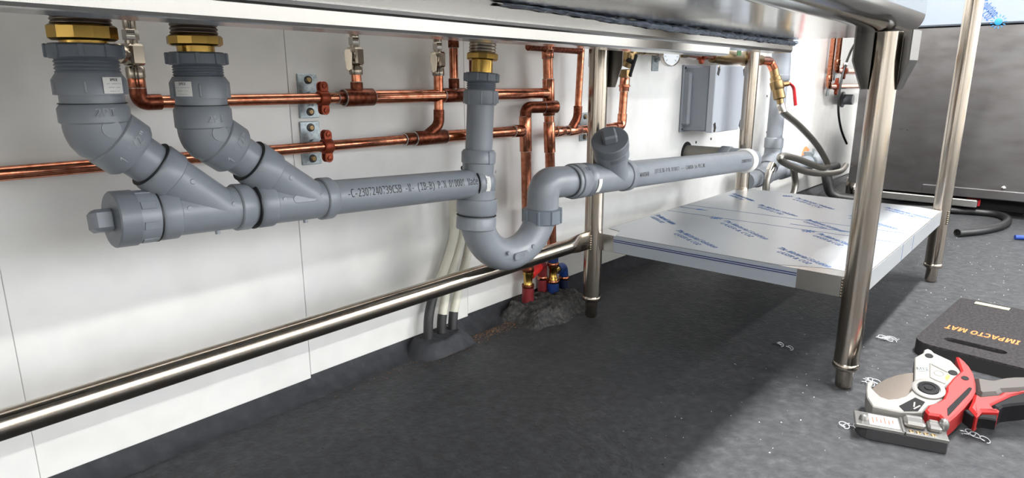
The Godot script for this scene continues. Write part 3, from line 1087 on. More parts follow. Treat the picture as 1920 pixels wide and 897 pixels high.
	for k in 2:
		letters_round(["IPEX ---", "-- ----"][k], 0.004, on.call(-0.4115 + 0.005 * k), Vector3(0, -1, 0.1), Vector3(-0.1, 0.1, 1), H15 + 0.0018, bb)
	part("sticker_print", bb, M.ink_black, tee)
	bb = MB.new()
	bb.lathe([Vector2(0, -0.0006), Vector2(H2 - 0.0006, -0.0006), Vector2(H2 - 0.0006, 0.0006), Vector2(0, 0.0006)], ax.call(0.3108), up, 40)
	part("cement_line", bb, M.joint, t, "dark cement line at the joint")
	# trap U
	var tz := 0.034
	var L: Vector3 = ax.call(0.310)
	var Rr := Vector3(-0.245, 0.302, 0.046)
	bb = MB.new()
	hub(bb, ax.call(0.2865), ax.call(0.3100), H2 - 0.0006)
	var path: Array = [L + Vector3(0, -0.004, 0)]
	for k in 25:
		var an := PI * k / 24.0
		var c := (L + Rr) * 0.5
		var half := (Rr.x - L.x) * 0.5
		path.append(Vector3(c.x - cos(an) * half, 0.3075 - sin(an) * 0.0815, lerpf(L.z, Rr.z, k / 24.0)))
	path.append(Rr + Vector3(0, 0.006, 0))
	bb.tube(path, R2 - 0.0006, 40)
	for p in [Vector3(-0.368, 0.2405, 0), Vector3(-0.300, 0.2395, 0), Vector3(-0.262, 0.268, 0)]:
		bb.lathe([Vector2(0, 0), Vector2(0.0042, 0), Vector2(0.0034, 0.0016), Vector2(0, 0.0016)], Vector3(p.x, p.y, 0.040 + R2 - 0.0018), Vector3(0, 0, 1), 14)
	bb.extr(pill(0.020, 0.0065), Vector3(-0.333, 0.229, 0.040 + R2 + 0.0002), Vector3(1, 0, 0), Vector3(0, 1, 0.05).normalized(), Vector3(0, -0.05, 1).normalized(), 0.004, 0.0008)
	var ub := part("trap_bend", bb, M.pvc, t)
	bb = MB.new()
	letters("IPEX", 0.008, Vector3(-0.333, 0.229, 0.040 + R2 + 0.0004), Vector3(1, 0, 0), Vector3(0, 1, 0.05).normalized(), bb)
	part("embossed_size", bb, M.pvc, ub)
	bb = MB.new()
	ribbed_nut(bb, Rr + Vector3(0, -0.029, 0), Vector3.UP, 0.0375, 0.028, 9)
	part("union_nut", bb, M.pvc_nut, t)
	# trap elbow and arm
	var A0 := Vector3(-0.150, 0.3435, 0.058)
	var A1 := Vector3(0.700, 0.3065, 0.058)
	var ad := (A1 - A0).normalized()
	var E := Vector3(-0.245, 0.349, 0.048)
	bb = MB.new()
	bb.tube(rounded([Rr + Vector3(0, -0.004, 0), E, A0 + ad * 0.01], 0.055, 14), R2, 40)
	bb.lathe([Vector2(R2, -0.006), Vector2(R2 + 0.0022, -0.005), Vector2(R2 + 0.0022, 0.004), Vector2(R2, 0.005)], A0 - ad * 0.024, ad, 40)
	hub(bb, A0 - ad * 0.019, A0 + ad * 0.012, H2)
	part("trap_elbow", bb, M.pvc, t)
	bb = MB.new()
	letters_round("12", 0.011, A0 + ad * 0.0, ad, Vector3(-0.3, 1.0, 0.9), H2, bb)
	part("embossed_size", bb, M.ink_black, t)
	# cleanout wye on the arm
	var J := A0 + ad * 0.138
	bb = MB.new()
	hub(bb, A0 + ad * 0.034, A0 + ad * 0.013, H2 - 0.0006)
	bb.cyl(A0 + ad * 0.015, A0 + ad * 0.178, R2 + 0.0015, 40)
	hub(bb, A0 + ad * 0.165, A0 + ad * 0.188, H2 - 0.0006)
	var cd := Vector3(-0.62, 0.74, 0.26).normalized()
	bb.cyl(J - ad * 0.004, J + cd * 0.085, R2 + 0.0012, 40)
	hub(bb, J + cd * 0.066, J + cd * 0.097, H2 + 0.0008)
	var wy := part("cleanout_wye", bb, M.pvc, t)
	bb = MB.new()
	sticker(bb, A0 + ad * 0.030, ad, Vector3(-0.4, -0.25, 1), H2 + 0.0012, 0.8, 0.012)
	part("sticker", bb, M.paper, wy, "white sticker")
	bb = MB.new()
	sticker(bb, J + cd * 0.084, cd, Vector3(-0.75, -0.2, 1), H2 + 0.0020, 0.95, 0.010)
	part("sticker", bb, M.pvc_cap, wy, "grey sticker")
	bb = MB.new()
	letters_round("IPEX", 0.007, J + cd * 0.084, cd.cross(Vector3(-0.75, -0.2, 1)).normalized(), Vector3(-0.75, -0.2, 1), H2 + 0.0022, bb)
	part("sticker_print", bb, M.ink_black, wy)
	cleanout_plug(t, J + cd * 0.106, cd, 0.0375, 0.35)
	bb = MB.new()
	bb.cyl(A0 + ad * 0.17, A1 - ad * 0.01, R2, 44)
	var ap := part("pipe", bb, M.pvc, t)
	bb = MB.new()
	letters_round("WAKBAR", 0.012, A0 + ad * 0.212, ad, Vector3(-0.5, 0.10, 1), R2, bb, 0.040)
	letters_round("(01SE3B-P/N 010017 --- CANADA to PEC.NC", 0.012, A0 + ad * 0.388, ad, Vector3(-0.62, 0.24, 1), R2, bb, 0.26)
	letters_round("230807Y0747", 0.012, A0 + ad * 0.79, ad, Vector3(-0.8, 0.2, 1), R2, bb, 0.075)
	part("pipe_print", bb, M.ink_black, ap, "black dot-matrix lettering on the arm")
	# elbow into the wall
	bb = MB.new()
	hub(bb, A1 + ad * 0.016, A1 - ad * 0.012, H2 + 0.001)
	part("white_primer_ring", bb, M.paper, t, "elbow hub smeared white with cement")
	bb = MB.new()
	bb.tube(rounded([A1, Vector3(0.775, 0.3035, 0.058), Vector3(0.775, 0.3035, -0.03)], 0.05, 10), R2 + 0.001, 36)
	hub(bb, Vector3(0.775, 0.3035, -0.015), Vector3(0.775, 0.3035, -0.05), H2)
	part("elbow", bb, M.pvc, t)
	bb = MB.new()
	bb.cyl(Vector3(0.775, 0.3035, -0.048), Vector3(0.775, 0.3035, WALL + 0.002), R2, 36)
	part("wall_pipe", bb, M.pvc_old, t, "dusty old pipe entering the wall")
	bb = MB.new()
	bb.lathe([Vector2(0, 0), Vector2(R2 + 0.009, 0), Vector2(R2 + 0.008, 0.0016), Vector2(0, 0.0016)], Vector3(0.773, 0.306, WALL + 0.0002), Vector3(0, 0, 1), 22)
	part("cut_hole", bb, M.hole, t)


func pill(hl: float, r: float) -> Array:
	var out: Array = []
	for k in 9:
		var a := -PI / 2 + PI * k / 8.0
		out.append(Vector2(hl - r + cos(a) * r, sin(a) * r))
	for k in 9:
		var a := PI / 2 + PI * k / 8.0
		out.append(Vector2(-hl + r + cos(a) * r, sin(a) * r))
	return out


# a curved label on a cylinder
func sticker(b: MB, o: Vector3, a: Vector3, r0: Vector3, radius: float, arc: float, width: float) -> void:
	var ax := a.normalized()
	var rr := (r0 - ax * r0.dot(ax)).normalized()
	var t := rr.cross(ax)
	var q := 8
	for k in q:
		var a0 := arc * (float(k) / q - 0.5)
		var a1 := arc * (float(k + 1) / q - 0.5)
		var d0 := rr * cos(a0) + t * sin(a0)
		var d1 := rr * cos(a1) + t * sin(a1)
		b.quadn(o + d0 * radius - ax * width * 0.5, o + d1 * radius - ax * width * 0.5, o + d1 * radius + ax * width * 0.5, o + d0 * radius + ax * width * 0.5, d0, d1, d1, d0)


# ================================================================ copper water lines
const ZC := -0.125
const RH := 0.0083
const RQ := 0.0115


func cpipe(t: Node3D, pts: Array, r: float, old := false, bend := 0.012, called := "pipe") -> void:
	var b := MB.new()
	b.tube(rounded(pts, bend, 6) if pts.size() > 2 else pts, r, 24)
	part(called, b, M.copper_old if old else M.copper, t)


# a soldered sleeve: copper cup with a thin solder line at each end
func sleeve(t: Node3D, a: Vector3, c: Vector3, r: float, old := false) -> void:
	var b := MB.new()
	var l := a.distance_to(c)
	b.lathe([Vector2(0, 0), Vector2(r + 0.0016, 0.0003), Vector2(r + 0.002, 0.001), Vector2(r + 0.002, l - 0.001), Vector2(r + 0.0016, l - 0.0003), Vector2(0, l)], a, c - a, 24)
	var s := part("fitting", b, M.copper_old if old else M.copper, t)
	b = MB.new()
	var d := (c - a).normalized()
	for e in [a, c]:
		b.lathe([Vector2(r, -0.0008), Vector2(r + 0.0021, -0.0002), Vector2(r + 0.0021, 0.0003), Vector2(r, 0.0009)], e, d, 24)
	part("solder_ring", b, M.solder, s)


func stop_valve(t: Node3D, x: float, y: float, s: float, faces_left: bool) -> void:
	var b := MB.new()
	var o := Vector3(x, y, ZC)
	b.lathe([Vector2(0, -0.016), Vector2(0.0105, -0.016), Vector2(0.0112, -0.014), Vector2(0.0112, -0.003), Vector2(0.010, -0.001), Vector2(0, 0)], o, Vector3.UP, 24)
	b.box(o + Vector3(0, 0.0135, 0), Vector3(0.0215, 0.027, 0.021) * s, 0.003, Basis(Vector3.UP, 0.35))
	b.lathe([Vector2(0, 0.026), Vector2(0.0075, 0.026), Vector2(0.0075, 0.032), Vector2(0, 0.032)], o, Vector3.UP, 20)
	var vb := part("valve_body", b, M.nickel, t, "nickel plated stop valve")
	b = MB.new()
	b.lathe([Vector2(0, 0), Vector2(0.0088, 0), Vector2(0.0096, 0.001), Vector2(0.0096, 0.012), Vector2(0.0088, 0.013), Vector2(0, 0.013)], o + Vector3(0, 0.031, 0), Vector3.UP, 6, true, 0.2)
	part("hex_nut", b, M.chrome, vb)
	b = MB.new()
	b.lathe([Vector2(0, 0), Vector2(0.006, 0), Vector2(0.0075, 0.002), Vector2(0.0075, 0.012), Vector2(0.0085, 0.013), Vector2(0.0085, 0.02), Vector2(0.0055, 0.021), Vector2(0.0055, 0.05), Vector2(0, 0.05)], o + Vector3(0, 0.044, 0), Vector3.UP, 20)
	part("hose_connector", b, M.nickel, vb)
	var d := Vector3(-1, 0, 0.55).normalized()
	b = MB.new()
	b.lathe([Vector2(0, 0), Vector2(0.0075, 0), Vector2(0.0075, 0.007), Vector2(0.009, 0.008), Vector2(0.009, 0.012), Vector2(0, 0.013)], o + Vector3(0, 0.014, 0) + d * 0.008, d, 20)
	if faces_left:
		var u := Vector3.UP
		b.extr([Vector2(-0.022, -0.005), Vector2(0.004, -0.007), Vector2(0.010, -0.005), Vector2(0.010, 0.005), Vector2(0.004, 0.007), Vector2(-0.022, 0.005), Vector2(-0.025, 0.0)], o + Vector3(0, 0.014, 0) + d * 0.0225, u, d.cross(u), -d, 0.0035, 0.0008)
	else:
		b.lathe([Vector2(0, 0), Vector2(0.0115, 0), Vector2(0.0125, 0.001), Vector2(0.0125, 0.005), Vector2(0.0115, 0.006), Vector2(0, 0.006)], o + Vector3(0, 0.014, 0) + d * 0.02, d, 24)
	part("lever", b, M.nickel, vb)


func press_ring(b: MB, o: Vector3, r: float, h: float) -> void:
	b.lathe([Vector2(0, 0), Vector2(r, 0), Vector2(r + 0.0008, 0.001), Vector2(r + 0.0008, h - 0.001), Vector2(r, h), Vector2(0, h)], o, Vector3.UP, 24)


func copper_lines() -> void:
	# ---------------- upper line with riser to the blue pipe
	var t := thing("copper_line", "upper copper water line with two stop valves, dropping to blue pipe", "water pipe", Vector3(0.0, 0.0, ZC), "copper water lines under the sink")
	var y := 0.510
	cpipe(t, [Vector3(-0.872, 0.548, ZC), Vector3(-0.872, y, ZC), Vector3(-0.52, y, ZC)], RH, false, 0.014)
	sleeve(t, Vector3(-0.872, 0.546, ZC), Vector3(-0.872, 0.528, ZC), RH)
	var b := MB.new()
	b.tube(rounded([Vector3(-0.872, 0.533, ZC), Vector3(-0.872, y, ZC), Vector3(-0.846, y, ZC)], 0.014, 8), RH + 0.002, 24)
	part("fitting", b, M.copper_old, t)
	stop_valve(t, -0.872, 0.556, 1.0, false)
	sleeve(t, Vector3(-0.572, y, ZC), Vector3(-0.560, y, ZC), RH, true)
	cpipe(t, [Vector3(-0.548, y, ZC), Vector3(-0.016, y, ZC)], RQ)
	sleeve(t, Vector3(-0.560, y, ZC), Vector3(-0.502, y, ZC), RQ + 0.001, true)
	cpipe(t, [Vector3(-0.5325, y, ZC), Vector3(-0.5325, 0.548, ZC)], RH)
	sleeve(t, Vector3(-0.5325, y + 0.009, ZC), Vector3(-0.5325, 0.535, ZC), RH, true)
	stop_valve(t, -0.5325, 0.563, 1.05, true)
	# tee and short riser behind the third drain
	sleeve(t, Vector3(-0.337, y, ZC), Vector3(-0.280, y, ZC), RQ, true)
	sleeve(t, Vector3(-0.3075, y + 0.012, ZC), Vector3(-0.3075, 0.541, ZC), RH, true)
	cpipe(t, [Vector3(-0.3075, y, ZC), Vector3(-0.3065, 0.66, ZC)], RH)
	sleeve(t, Vector3(-0.3068, 0.598, ZC), Vector3(-0.3065, 0.625, ZC), RH, true)
	# riser
	var ra := func(yy: float) -> Vector3: return Vector3(lerpf(0.0145, -0.0175, clampf((yy - 0.04) / 0.57, 0, 2)), yy, ZC)
	cpipe(t, [ra.call(0.12), ra.call(0.612)], RQ)
	sleeve(t, ra.call(0.477), ra.call(0.541), RQ)
	sleeve(t, ra.call(0.585), ra.call(0.604), RQ)
	sleeve(t, ra.call(0.376), ra.call(0.445), RQ)
	sleeve(t, ra.call(0.480), ra.call(0.460), RQ, true)
	cpipe(t, [Vector3(-0.085, 0.608, ZC), Vector3(-0.05, 0.608, ZC), Vector3(0.112, 0.606, ZC)], RH, true)
	# lower right branch
	cpipe(t, [ra.call(0.4225), Vector3(0.304, 0.4185, ZC), Vector3(0.3115, 0.548, ZC)], RQ - 0.001, false, 0.02)
	sleeve(t, Vector3(0.015, 0.422, ZC), Vector3(0.045, 0.4215, ZC), RQ - 0.001)
	sleeve(t, Vector3(0.062, 0.4212, ZC), Vector3(0.112, 0.4205, ZC), RQ - 0.001)
	b = MB.new()
	b.tube(rounded([Vector3(0.075, 0.421, ZC), Vector3(0.103, 0.450, ZC), Vector3(0.104, 0.478, ZC)], 0.012, 6), RH + 0.0022, 20)
	part("fitting", b, M.copper_old, t)
	cpipe(t, [Vector3(0.1035, 0.465, ZC), Vector3(0.113, 0.64, ZC)], RH)
	b = MB.new()
	b.tube(rounded([Vector3(0.27, 0.419, ZC), Vector3(0.304, 0.4185, ZC), Vector3(0.306, 0.452, ZC)], 0.02, 8), RQ + 0.0008, 24)
	part("fitting", b, M.copper, t)
	sleeve(t, Vector3(0.3095, 0.510, ZC), Vector3(0.3115, 0.545, ZC), RQ - 0.0005)
	b = MB.new()
	b.lathe([Vector2(RQ, 0.0), Vector2(RQ + 0.004, 0.002), Vector2(RQ + 0.004, 0.006), Vector2(RQ, 0.008)], Vector3(0.3102, 0.520, ZC), Vector3.UP, 24)
	part("press_bead", b, M.copper, t)
	# blue pipe at the floor
	var px := 0.0152
	b = MB.new()
	b.cyl(Vector3(px - 0.002, 0.15, ZC), Vector3(px - 0.0006, 0.108, ZC), 0.0132, 24)
	part("blue_pipe", b, M.pex_blue, t)
	b = MB.new()
	b.cyl(Vector3(px + 0.0004, 0.060, ZC), Vector3(px + 0.001, 0.012, ZC), 0.0148, 24)
	part("blue_pipe", b, M.pex_blue, t)
	b = MB.new()
	b.lathe([Vector2(0, 0.052), Vector2(0.012, 0.052), Vector2(0.012, 0.066), Vector2(0.0098, 0.069), Vector2(0.0098, 0.090), Vector2(0.012, 0.093), Vector2(0.012, 0.106), Vector2(0, 0.106)], Vector3(px, 0, ZC), Vector3.UP, 24)
	b.cyl(Vector3(px, 0.0815, ZC), Vector3(px + 0.03, 0.083, ZC - 0.004), 0.009, 18)
	part("brass_tee", b, M.brass, t)
	b = MB.new()
	press_ring(b, Vector3(px - 0.0008, 0.098, ZC), 0.0140, 0.009)
	part("crimp_ring", b, M.copper, t)
	b = MB.new()
	press_ring(b, Vector3(px + 0.0004, 0.0545, ZC), 0.0152, 0.008)
	part("crimp_ring", b, M.copper, t)
	b = MB.new()
	b.tube(rounded([Vector3(px + 0.024, 0.082, ZC - 0.003), Vector3(0.066, 0.084, ZC - 0.008), Vector3(0.072, 0.058, ZC - 0.009)], 0.016, 8), 0.0118, 20)
	part("blue_pipe", b, M.pex_blue, t)
	b = MB.new()
	press_ring(b, Vector3(0.0722, 0.048, ZC - 0.009), 0.0128, 0.009)
	part("crimp_ring", b, M.copper, t)
	b = MB.new()
	b.cyl(Vector3(0.072, 0.052, ZC - 0.009), Vector3(0.073, 0.008, ZC - 0.009), 0.0122, 20)
	part("navy_pipe", b, M.pex_navy, t)

	# ---------------- lower line with riser to the red pipe
	t = thing("copper_line", "lower copper water line with one stop valve, dropping to red pipe", "water pipe", Vector3(-0.09, 0.0, ZC), "copper water lines under the sink")
	y = 0.4335
	cpipe(t, [Vector3(-2.6, y, ZC), Vector3(-0.40, y, ZC)], RH + 0.0004)
	sleeve(t, Vector3(-0.435, y, ZC), Vector3(-0.412, y, ZC), RH + 0.001, true)
	cpipe(t, [Vector3(-0.412, y, ZC), Vector3(-0.095, y - 0.003, ZC)], RQ)
	sleeve(t, Vector3(-0.412, y, ZC), Vector3(-0.335, y - 0.001, ZC), RQ, true)
	b = MB.new()
	b.tube(rounded([Vector3(-0.383, 0.436, ZC), Vector3(-0.349, 0.455, ZC), Vector3(-0.3485, 0.484, ZC)], 0.014, 8), RH + 0.002, 20)
	part("fitting", b, M.copper_old, t)
	cpipe(t, [Vector3(-0.3487, 0.47, ZC), Vector3(-0.3475, 0.552, ZC)], RH + 0.0006)
	stop_valve(t, -0.3475, 0.562, 1.05, true)
	sleeve(t, Vector3(-0.135, y - 0.002, ZC), Vector3(-0.105, y - 0.003, ZC), RQ)
	var rb := func(yy: float) -> Vector3: return Vector3(lerpf(-0.081, -0.0945, clampf((yy - 0.1165) / 0.36, 0, 1.2)), yy, ZC)
	cpipe(t, [rb.call(0.105), rb.call(0.474)], RQ)
	sleeve(t, rb.call(0.385), rb.call(0.462), RQ)
	b = MB.new()
	b.tube(rounded([rb.call(0.455), Vector3(-0.0945, 0.4805, ZC + 0.004), Vector3(-0.024, 0.4805, ZC + 0.0275)], 0.024, 10), RQ + 0.0012, 24)
	part("fitting", b, M.copper_old, t)
	sleeve(t, Vector3(-0.052, 0.4805, ZC + 0.018), Vector3(-0.019, 0.4805, ZC + 0.0285), RQ + 0.0003, true)
	# red pipe at the floor
	b = MB.new()
	b.lathe([Vector2(0, 0.056), Vector2(0.0128, 0.056), Vector2(0.0128, 0.070), Vector2(0.0105, 0.073), Vector2(0.0105, 0.094), Vector2(0.0125, 0.097), Vector2(0.0125, 0.104), Vector2(0, 0.104)], Vector3(-0.0806, 0, ZC), Vector3.UP, 24)
	b.cyl(Vector3(-0.0806, 0.090, ZC), Vector3(-0.064, 0.0925, ZC - 0.004), 0.0092, 18)
	part("brass_tee", b, M.brass, t)
	b = MB.new()
	press_ring(b, Vector3(-0.0806, 0.0655, ZC), 0.0140, 0.008)
	part("crimp_ring", b, M.copper_old, t)
	b = MB.new()
	press_ring(b, Vector3(-0.0810, 0.1045, ZC), 0.0132, 0.012)
	part("crimp_ring", b, M.copper_old, t)
	b = MB.new()
	b.cyl(Vector3(-0.0806, 0.067, ZC), Vector3(-0.081, 0.008, ZC), 0.0142, 24)
	part("red_pipe", b, M.pex_red, t)
	b = MB.new()
	b.tube([Vector3(-0.068, 0.0915, ZC - 0.003), Vector3(-0.020, 0.1005, ZC - 0.014)], 0.0105, 20)
	part("red_pipe", b, M.pex_bright, t, "bright red short pipe")
	b = MB.new()
	b.tube(rounded([Vector3(-0.022, 0.100, ZC - 0.0135), Vector3(-0.006, 0.102, ZC - 0.017), Vector3(-0.004, 0.066, ZC - 0.018)], 0.012, 8), 0.0118, 20)
	b.cyl(Vector3(-0.004, 0.068, ZC - 0.018), Vector3(-0.004, 0.006, ZC - 0.018), 0.0118, 20)
	part("red_pipe", b, M.pex_red, t)
	b = MB.new()
	press_ring(b, Vector3(-0.004, 0.064, ZC - 0.018), 0.0122, 0.009)
	part("crimp_ring", b, M.copper, t)


# ================================================================ things on the wall
func bracket(label: String, x: float, yy: float, plate_x: float, r: float, small := false) -> void:
	var t := thing("pipe_bracket", label, "bracket", Vector3(plate_x, yy, WALL), "zinc wall plates with copper-coloured pipe clamps")
	var b := MB.new()
	b.box(Vector3(plate_x, yy + 0.003, WALL + 0.002), Vector3(0.036, 0.071, 0.004), 0.0008)
	var pl := part("plate", b, M.zinc, t)
	for s in [-1.0, 1.0]:
		b = MB.new()
		b.lathe([Vector2(0, 0), Vector2(0.0068, 0), Vector2(0.0064, 0.002), Vector2(0.0042, 0.0026), Vector2(0, 0.0026)], Vector3(plate_x + 0.001, yy + 0.003 + s * 0.0255, WALL + 0.004), Vector3(0, 0, 1), 20)
		var wsh := part("washer", b, M.dark_metal, pl)
		b = MB.new()
		b.lathe([Vector2(0, 0), Vector2(0.0042, 0), Vector2(0.0034, 0.0018), Vector2(0, 0.0018)], Vector3(plate_x + 0.001, yy + 0.003 + s * 0.0255, WALL + 0.0066), Vector3(0, 0, 1), 16)
		b.box(Vector3(plate_x + 0.001, yy + 0.003 + s * 0.0255, WALL + 0.0085), Vector3(0.002, 0.002, 0.0008), 0.0, Basis(Vector3(0, 0, 1), 0.5))
		part("screw_head", b, M.brass_dull, pl)
	b = MB.new()
	letters("3/8", 0.008, Vector3(plate_x + 0.002, yy - 0.0105, WALL + 0.0042), Vector3(1, 0, 0), Vector3.UP, b)
	part("stamp", b, M.dark_metal, pl)
	b = MB.new()
	b.cyl(Vector3(x, yy, WALL + 0.003), Vector3(x, yy, ZC - r), 0.005, 14)
	b.lathe([Vector2(0, 0), Vector2(0.010, 0), Vector2(0.010, 0.005), Vector2(0, 0.005)], Vector3(x, yy, WALL + 0.004), Vector3(0, 0, 1), 16)
	part("stud", b, M.zinc, t)
	b = MB.new()
	var c := Vector3(x, yy, ZC)
	b.lathe([Vector2(r, -0.008), Vector2(r + 0.003, -0.008), Vector2(r + 0.0045, -0.006), Vector2(r + 0.0045, 0.006), Vector2(r + 0.003, 0.008), Vector2(r, 0.008)], c, Vector3(1, 0, 0), 28)
	for s in [-1.0, 1.0]:
		for f in [-1.0, 1.0]:
			b.extr(pill(0.0095, 0.0072), c + Vector3(0, s * (r + 0.0085), f * 0.0032 + (0.0028 if f > 0 else 0.0)), Vector3(0, 1, 0), Vector3(1, 0, 0), Vector3(0, 0, 1), 0.0032, 0.0006)
	var cl := part("clamp", b, M.copper_clamp, t, "split ring clamp")
	for s in [-1.0, 1.0]:
		b = MB.new()
		b.lathe([Vector2(0, 0), Vector2(0.0042, 0), Vector2(0.0038, 0.0022), Vector2(0, 0.003)], c + Vector3(0, s * (r + 0.011), 0.006), Vector3(0, 0, 1), 14)
		part("bolt", b, M.copper_clamp, cl)


func wall_fixtures() -> void:
	bracket("zinc bracket plate clamping the upper copper line left of the valve", -0.5985, 0.510, -0.602, RH)
	bracket("zinc bracket plate clamping the lower copper line, under the other plate", -0.5975, 0.4335, -0.6035, RH)
	bracket("zinc bracket plate half hidden behind the sink's rear leg", 0.190, 0.4195, 0.185, RQ)
	# pale tubes into the floor
	var paths := [
		[[Vector3(-0.3090, 0.33, -0.132), Vector3(-0.3060, 0.285, -0.136), Vector3(-0.3015, 0.23, -0.14), Vector3(-0.3240, 0.166, -0.145), Vector3(-0.3580, 0.114, -0.145)], [Vector3(-0.3580, 0.114, -0.145), Vector3(-0.3770, 0.072, -0.14), Vector3(-0.3835, 0.02, -0.137)], "leftmost of three pale tubes, its lower half painted black"],
		[[Vector3(-0.262, 0.33, -0.146), Vector3(-0.270, 0.24, -0.146), Vector3(-0.290, 0.185, -0.146), Vector3(-0.3165, 0.128, -0.146), Vector3(-0.3380, 0.066, -0.142)], [Vector3(-0.3380, 0.066, -0.142), Vector3(-0.3430, 0.045, -0.14), Vector3(-0.3465, 0.012, -0.138)], "middle of three pale tubes running into the floor"],
		[[Vector3(-0.236, 0.33, -0.146), Vector3(-0.242, 0.24, -0.146), Vector3(-0.2590, 0.175, -0.146), Vector3(-0.2830, 0.115, -0.146), Vector3(-0.3050, 0.062, -0.143)], [Vector3(-0.3050, 0.062, -0.143), Vector3(-0.3110, 0.04, -0.14), Vector3(-0.3140, 0.010, -0.138)], "rightmost of three pale tubes running into the floor"]]
	for q in paths:
		var t := thing("floor_tube", q[2], "tube", Vector3(q[1][2].x, 0.0, q[1][2].z), "pale tubes coming out of the floor")
		var b := MB.new()
		b.tube(curve(q[0], 6), 0.0095, 18)
		part("tube", b, M.cream_tube, t)
		b = MB.new()
		b.tube(curve(q[1], 5), 0.0099, 18)
		part("painted_end", b, M.dark_paint, t, "black painted lower end")
	# brass pressure valve behind the third drain
	var v := thing("brass_valve", "tall brown brass valve body half hidden behind the third drain", "valve", Vector3(-0.283, 0.29, ZC))
	var bb := MB.new()
	bb.lathe([Vector2(0, 0.375), Vector2(0.0150, 0.375), Vector2(0.0150, 0.480), Vector2(0.012, 0.484), Vector2(0.007, 0.485), Vector2(0.007, 0.497), Vector2(0, 0.497)], Vector3(-0.2835, 0, ZC + 0.038), Vector3.UP, 24)
	part("body", bb, M.brass_dull, v)
	bb = MB.new()
	bb.lathe([Vector2(0, 0.497), Vector2(0.010, 0.498), Vector2(0.011, 0.545), Vector2(0.0145, 0.552), Vector2(0.0145, 0.575), Vector2(0.017, 0.577), Vector2(0.017, 0.585), Vector2(0.0125, 0.588), Vector2(0.0125, 0.602), Vector2(0.0085, 0.604), Vector2(0.0085, 0.611), Vector2(0, 0.611)], Vector3(-0.2835, 0, ZC + 0.038), Vector3.UP, 20)
	part("union", bb, M.copper_old, v)
	bb = MB.new()
	bb.lathe([Vector2(0, 0.285), Vector2(0.008, 0.285), Vector2(0.008, 0.298), Vector2(0.0062, 0.299), Vector2(0.0062, 0.365), Vector2(0.009, 0.366), Vector2(0.009, 0.378), Vector2(0, 0.378)], Vector3(-0.3050, 0, ZC + 0.035), Vector3.UP, 8, true)
	part("outlet_nut", bb, M.brass, v)
	# junction box
	var j := thing("junction_box", "grey plastic junction box with pale lid screwed to the wall", "box", Vector3(0.83, 0.375, WALL))
	bb = MB.new()
	bb.box(Vector3(0.832, 0.482, WALL + 0.043), Vector3(0.222, 0.196, 0.086), 0.004)
	bb.box(Vector3(0.832, 0.482, WALL + 0.004), Vector3(0.250, 0.206, 0.008), 0.002)
	bb.box(Vector3(0.832, 0.482, WALL + 0.016), Vector3(0.246, 0.164, 0.03), 0.006)
	part("body", bb, M.box_plastic, j)
	bb = MB.new()
	var hw := 0.115
	var hh := 0.101
	var oct := [Vector2(-hw, -hh), Vector2(hw - 0.03, -hh), Vector2(hw - 0.022, -hh + 0.014), Vector2(hw, -hh + 0.03), Vector2(hw, hh - 0.03), Vector2(hw - 0.022, hh - 0.014), Vector2(hw - 0.03, hh), Vector2(-hw, hh)]
	bb.extr(oct, Vector3(0.834, 0.482, WALL + 0.106), Vector3(1, 0, 0), Vector3.UP, Vector3(0, 0, 1), 0.021, 0.002)
	var lid := part("lid", bb, M.box_lid, j, "pale grey lid")
	for s in [[-1, -1], [-1, 1], [1, -1], [1, 1]]:
		bb = MB.new()
		bb.box(Vector3(0.834 + s[0] * 0.098, 0.482 + s[1] * 0.082, WALL + 0.1055), Vector3(0.014, 0.022, 0.004), 0.001, Basis(Vector3(0, 0, 1), 0.4 * s[0] * s[1]))
		part("lid_recess", bb, M.die_dark, lid)
		bb = MB.new()
		bb.lathe([Vector2(0, 0), Vector2(0.0055, 0), Vector2(0.005, 0.003), Vector2(0, 0.003)], Vector3(0.834 + s[0] * 0.100, 0.482 + s[1] * 0.094, WALL + 0.1055), Vector3(0, 0, 1), 14)
		part("lid_screw", bb, M.nickel, lid)
	for s in [[-1, -1], [-1, 1]]:
		bb = MB.new()
		bb.lathe([Vector2(0, 0), Vector2(0.004, 0), Vector2(0.0034, 0.002), Vector2(0, 0.002)], Vector3(0.832 + s[0] * 0.118, 0.482 + s[1] * 0.094, WALL + 0.008), Vector3(0, 0, 1), 12)
		part("mounting_screw", bb, M.die_dark, j)
	# brass header with gauge above the box
	var h := thing("brass_header", "brass and bronze valve header with a round gauge above the junction box", "valve", Vector3(0.75, 0.56, -0.10))
	var zy := -0.10
	var ya := 0.620
	bb = MB.new()
	bb.tube(rounded([Vector3(0.3125, 0.572, ZC), Vector3(0.318, 0.612, -0.11), Vector3(0.36, ya, zy)], 0.02, 6), 0.013, 18)
	bb.lathe([Vector2(0, 0), Vector2(0.0135, 0), Vector2(0.019, 0.001), Vector2(0.019, 0.018), Vector2(0.013, 0.020), Vector2(0, 0.02)], Vector3(0.3115, 0.546, ZC), Vector3.UP, 8, true)
	bb.lathe([Vector2(0, 0), Vector2(0.014, 0), Vector2(0.018, 0.004), Vector2(0.018, 0.022), Vector2(0.014, 0.026), Vector2(0, 0.026)], Vector3(0.314, 0.585, ZC + 0.004), Vector3(0.1, 1, 0.1), 14)
	part("angle_valve", bb, M.brass_dull, h)
	bb = MB.new()
	bb.box(Vector3(0.290, 0.575, ZC + 0.036), Vector3(0.010, 0.062, 0.006), 0.002, Basis(Vector3(0, 0, 1), -0.5))
	bb.cyl(Vector3(0.305, 0.59, ZC + 0.01), Vector3(0.292, 0.582, ZC + 0.036), 0.006, 12)
	part("lever", bb, M.black_plastic, h, "black lever handle")
	bb = MB.new()
	var segs := [[0.35, 0.42, 0.017], [0.42, 0.47, 0.012], [0.47, 0.56, 0.015], [0.56, 0.60, 0.019]]
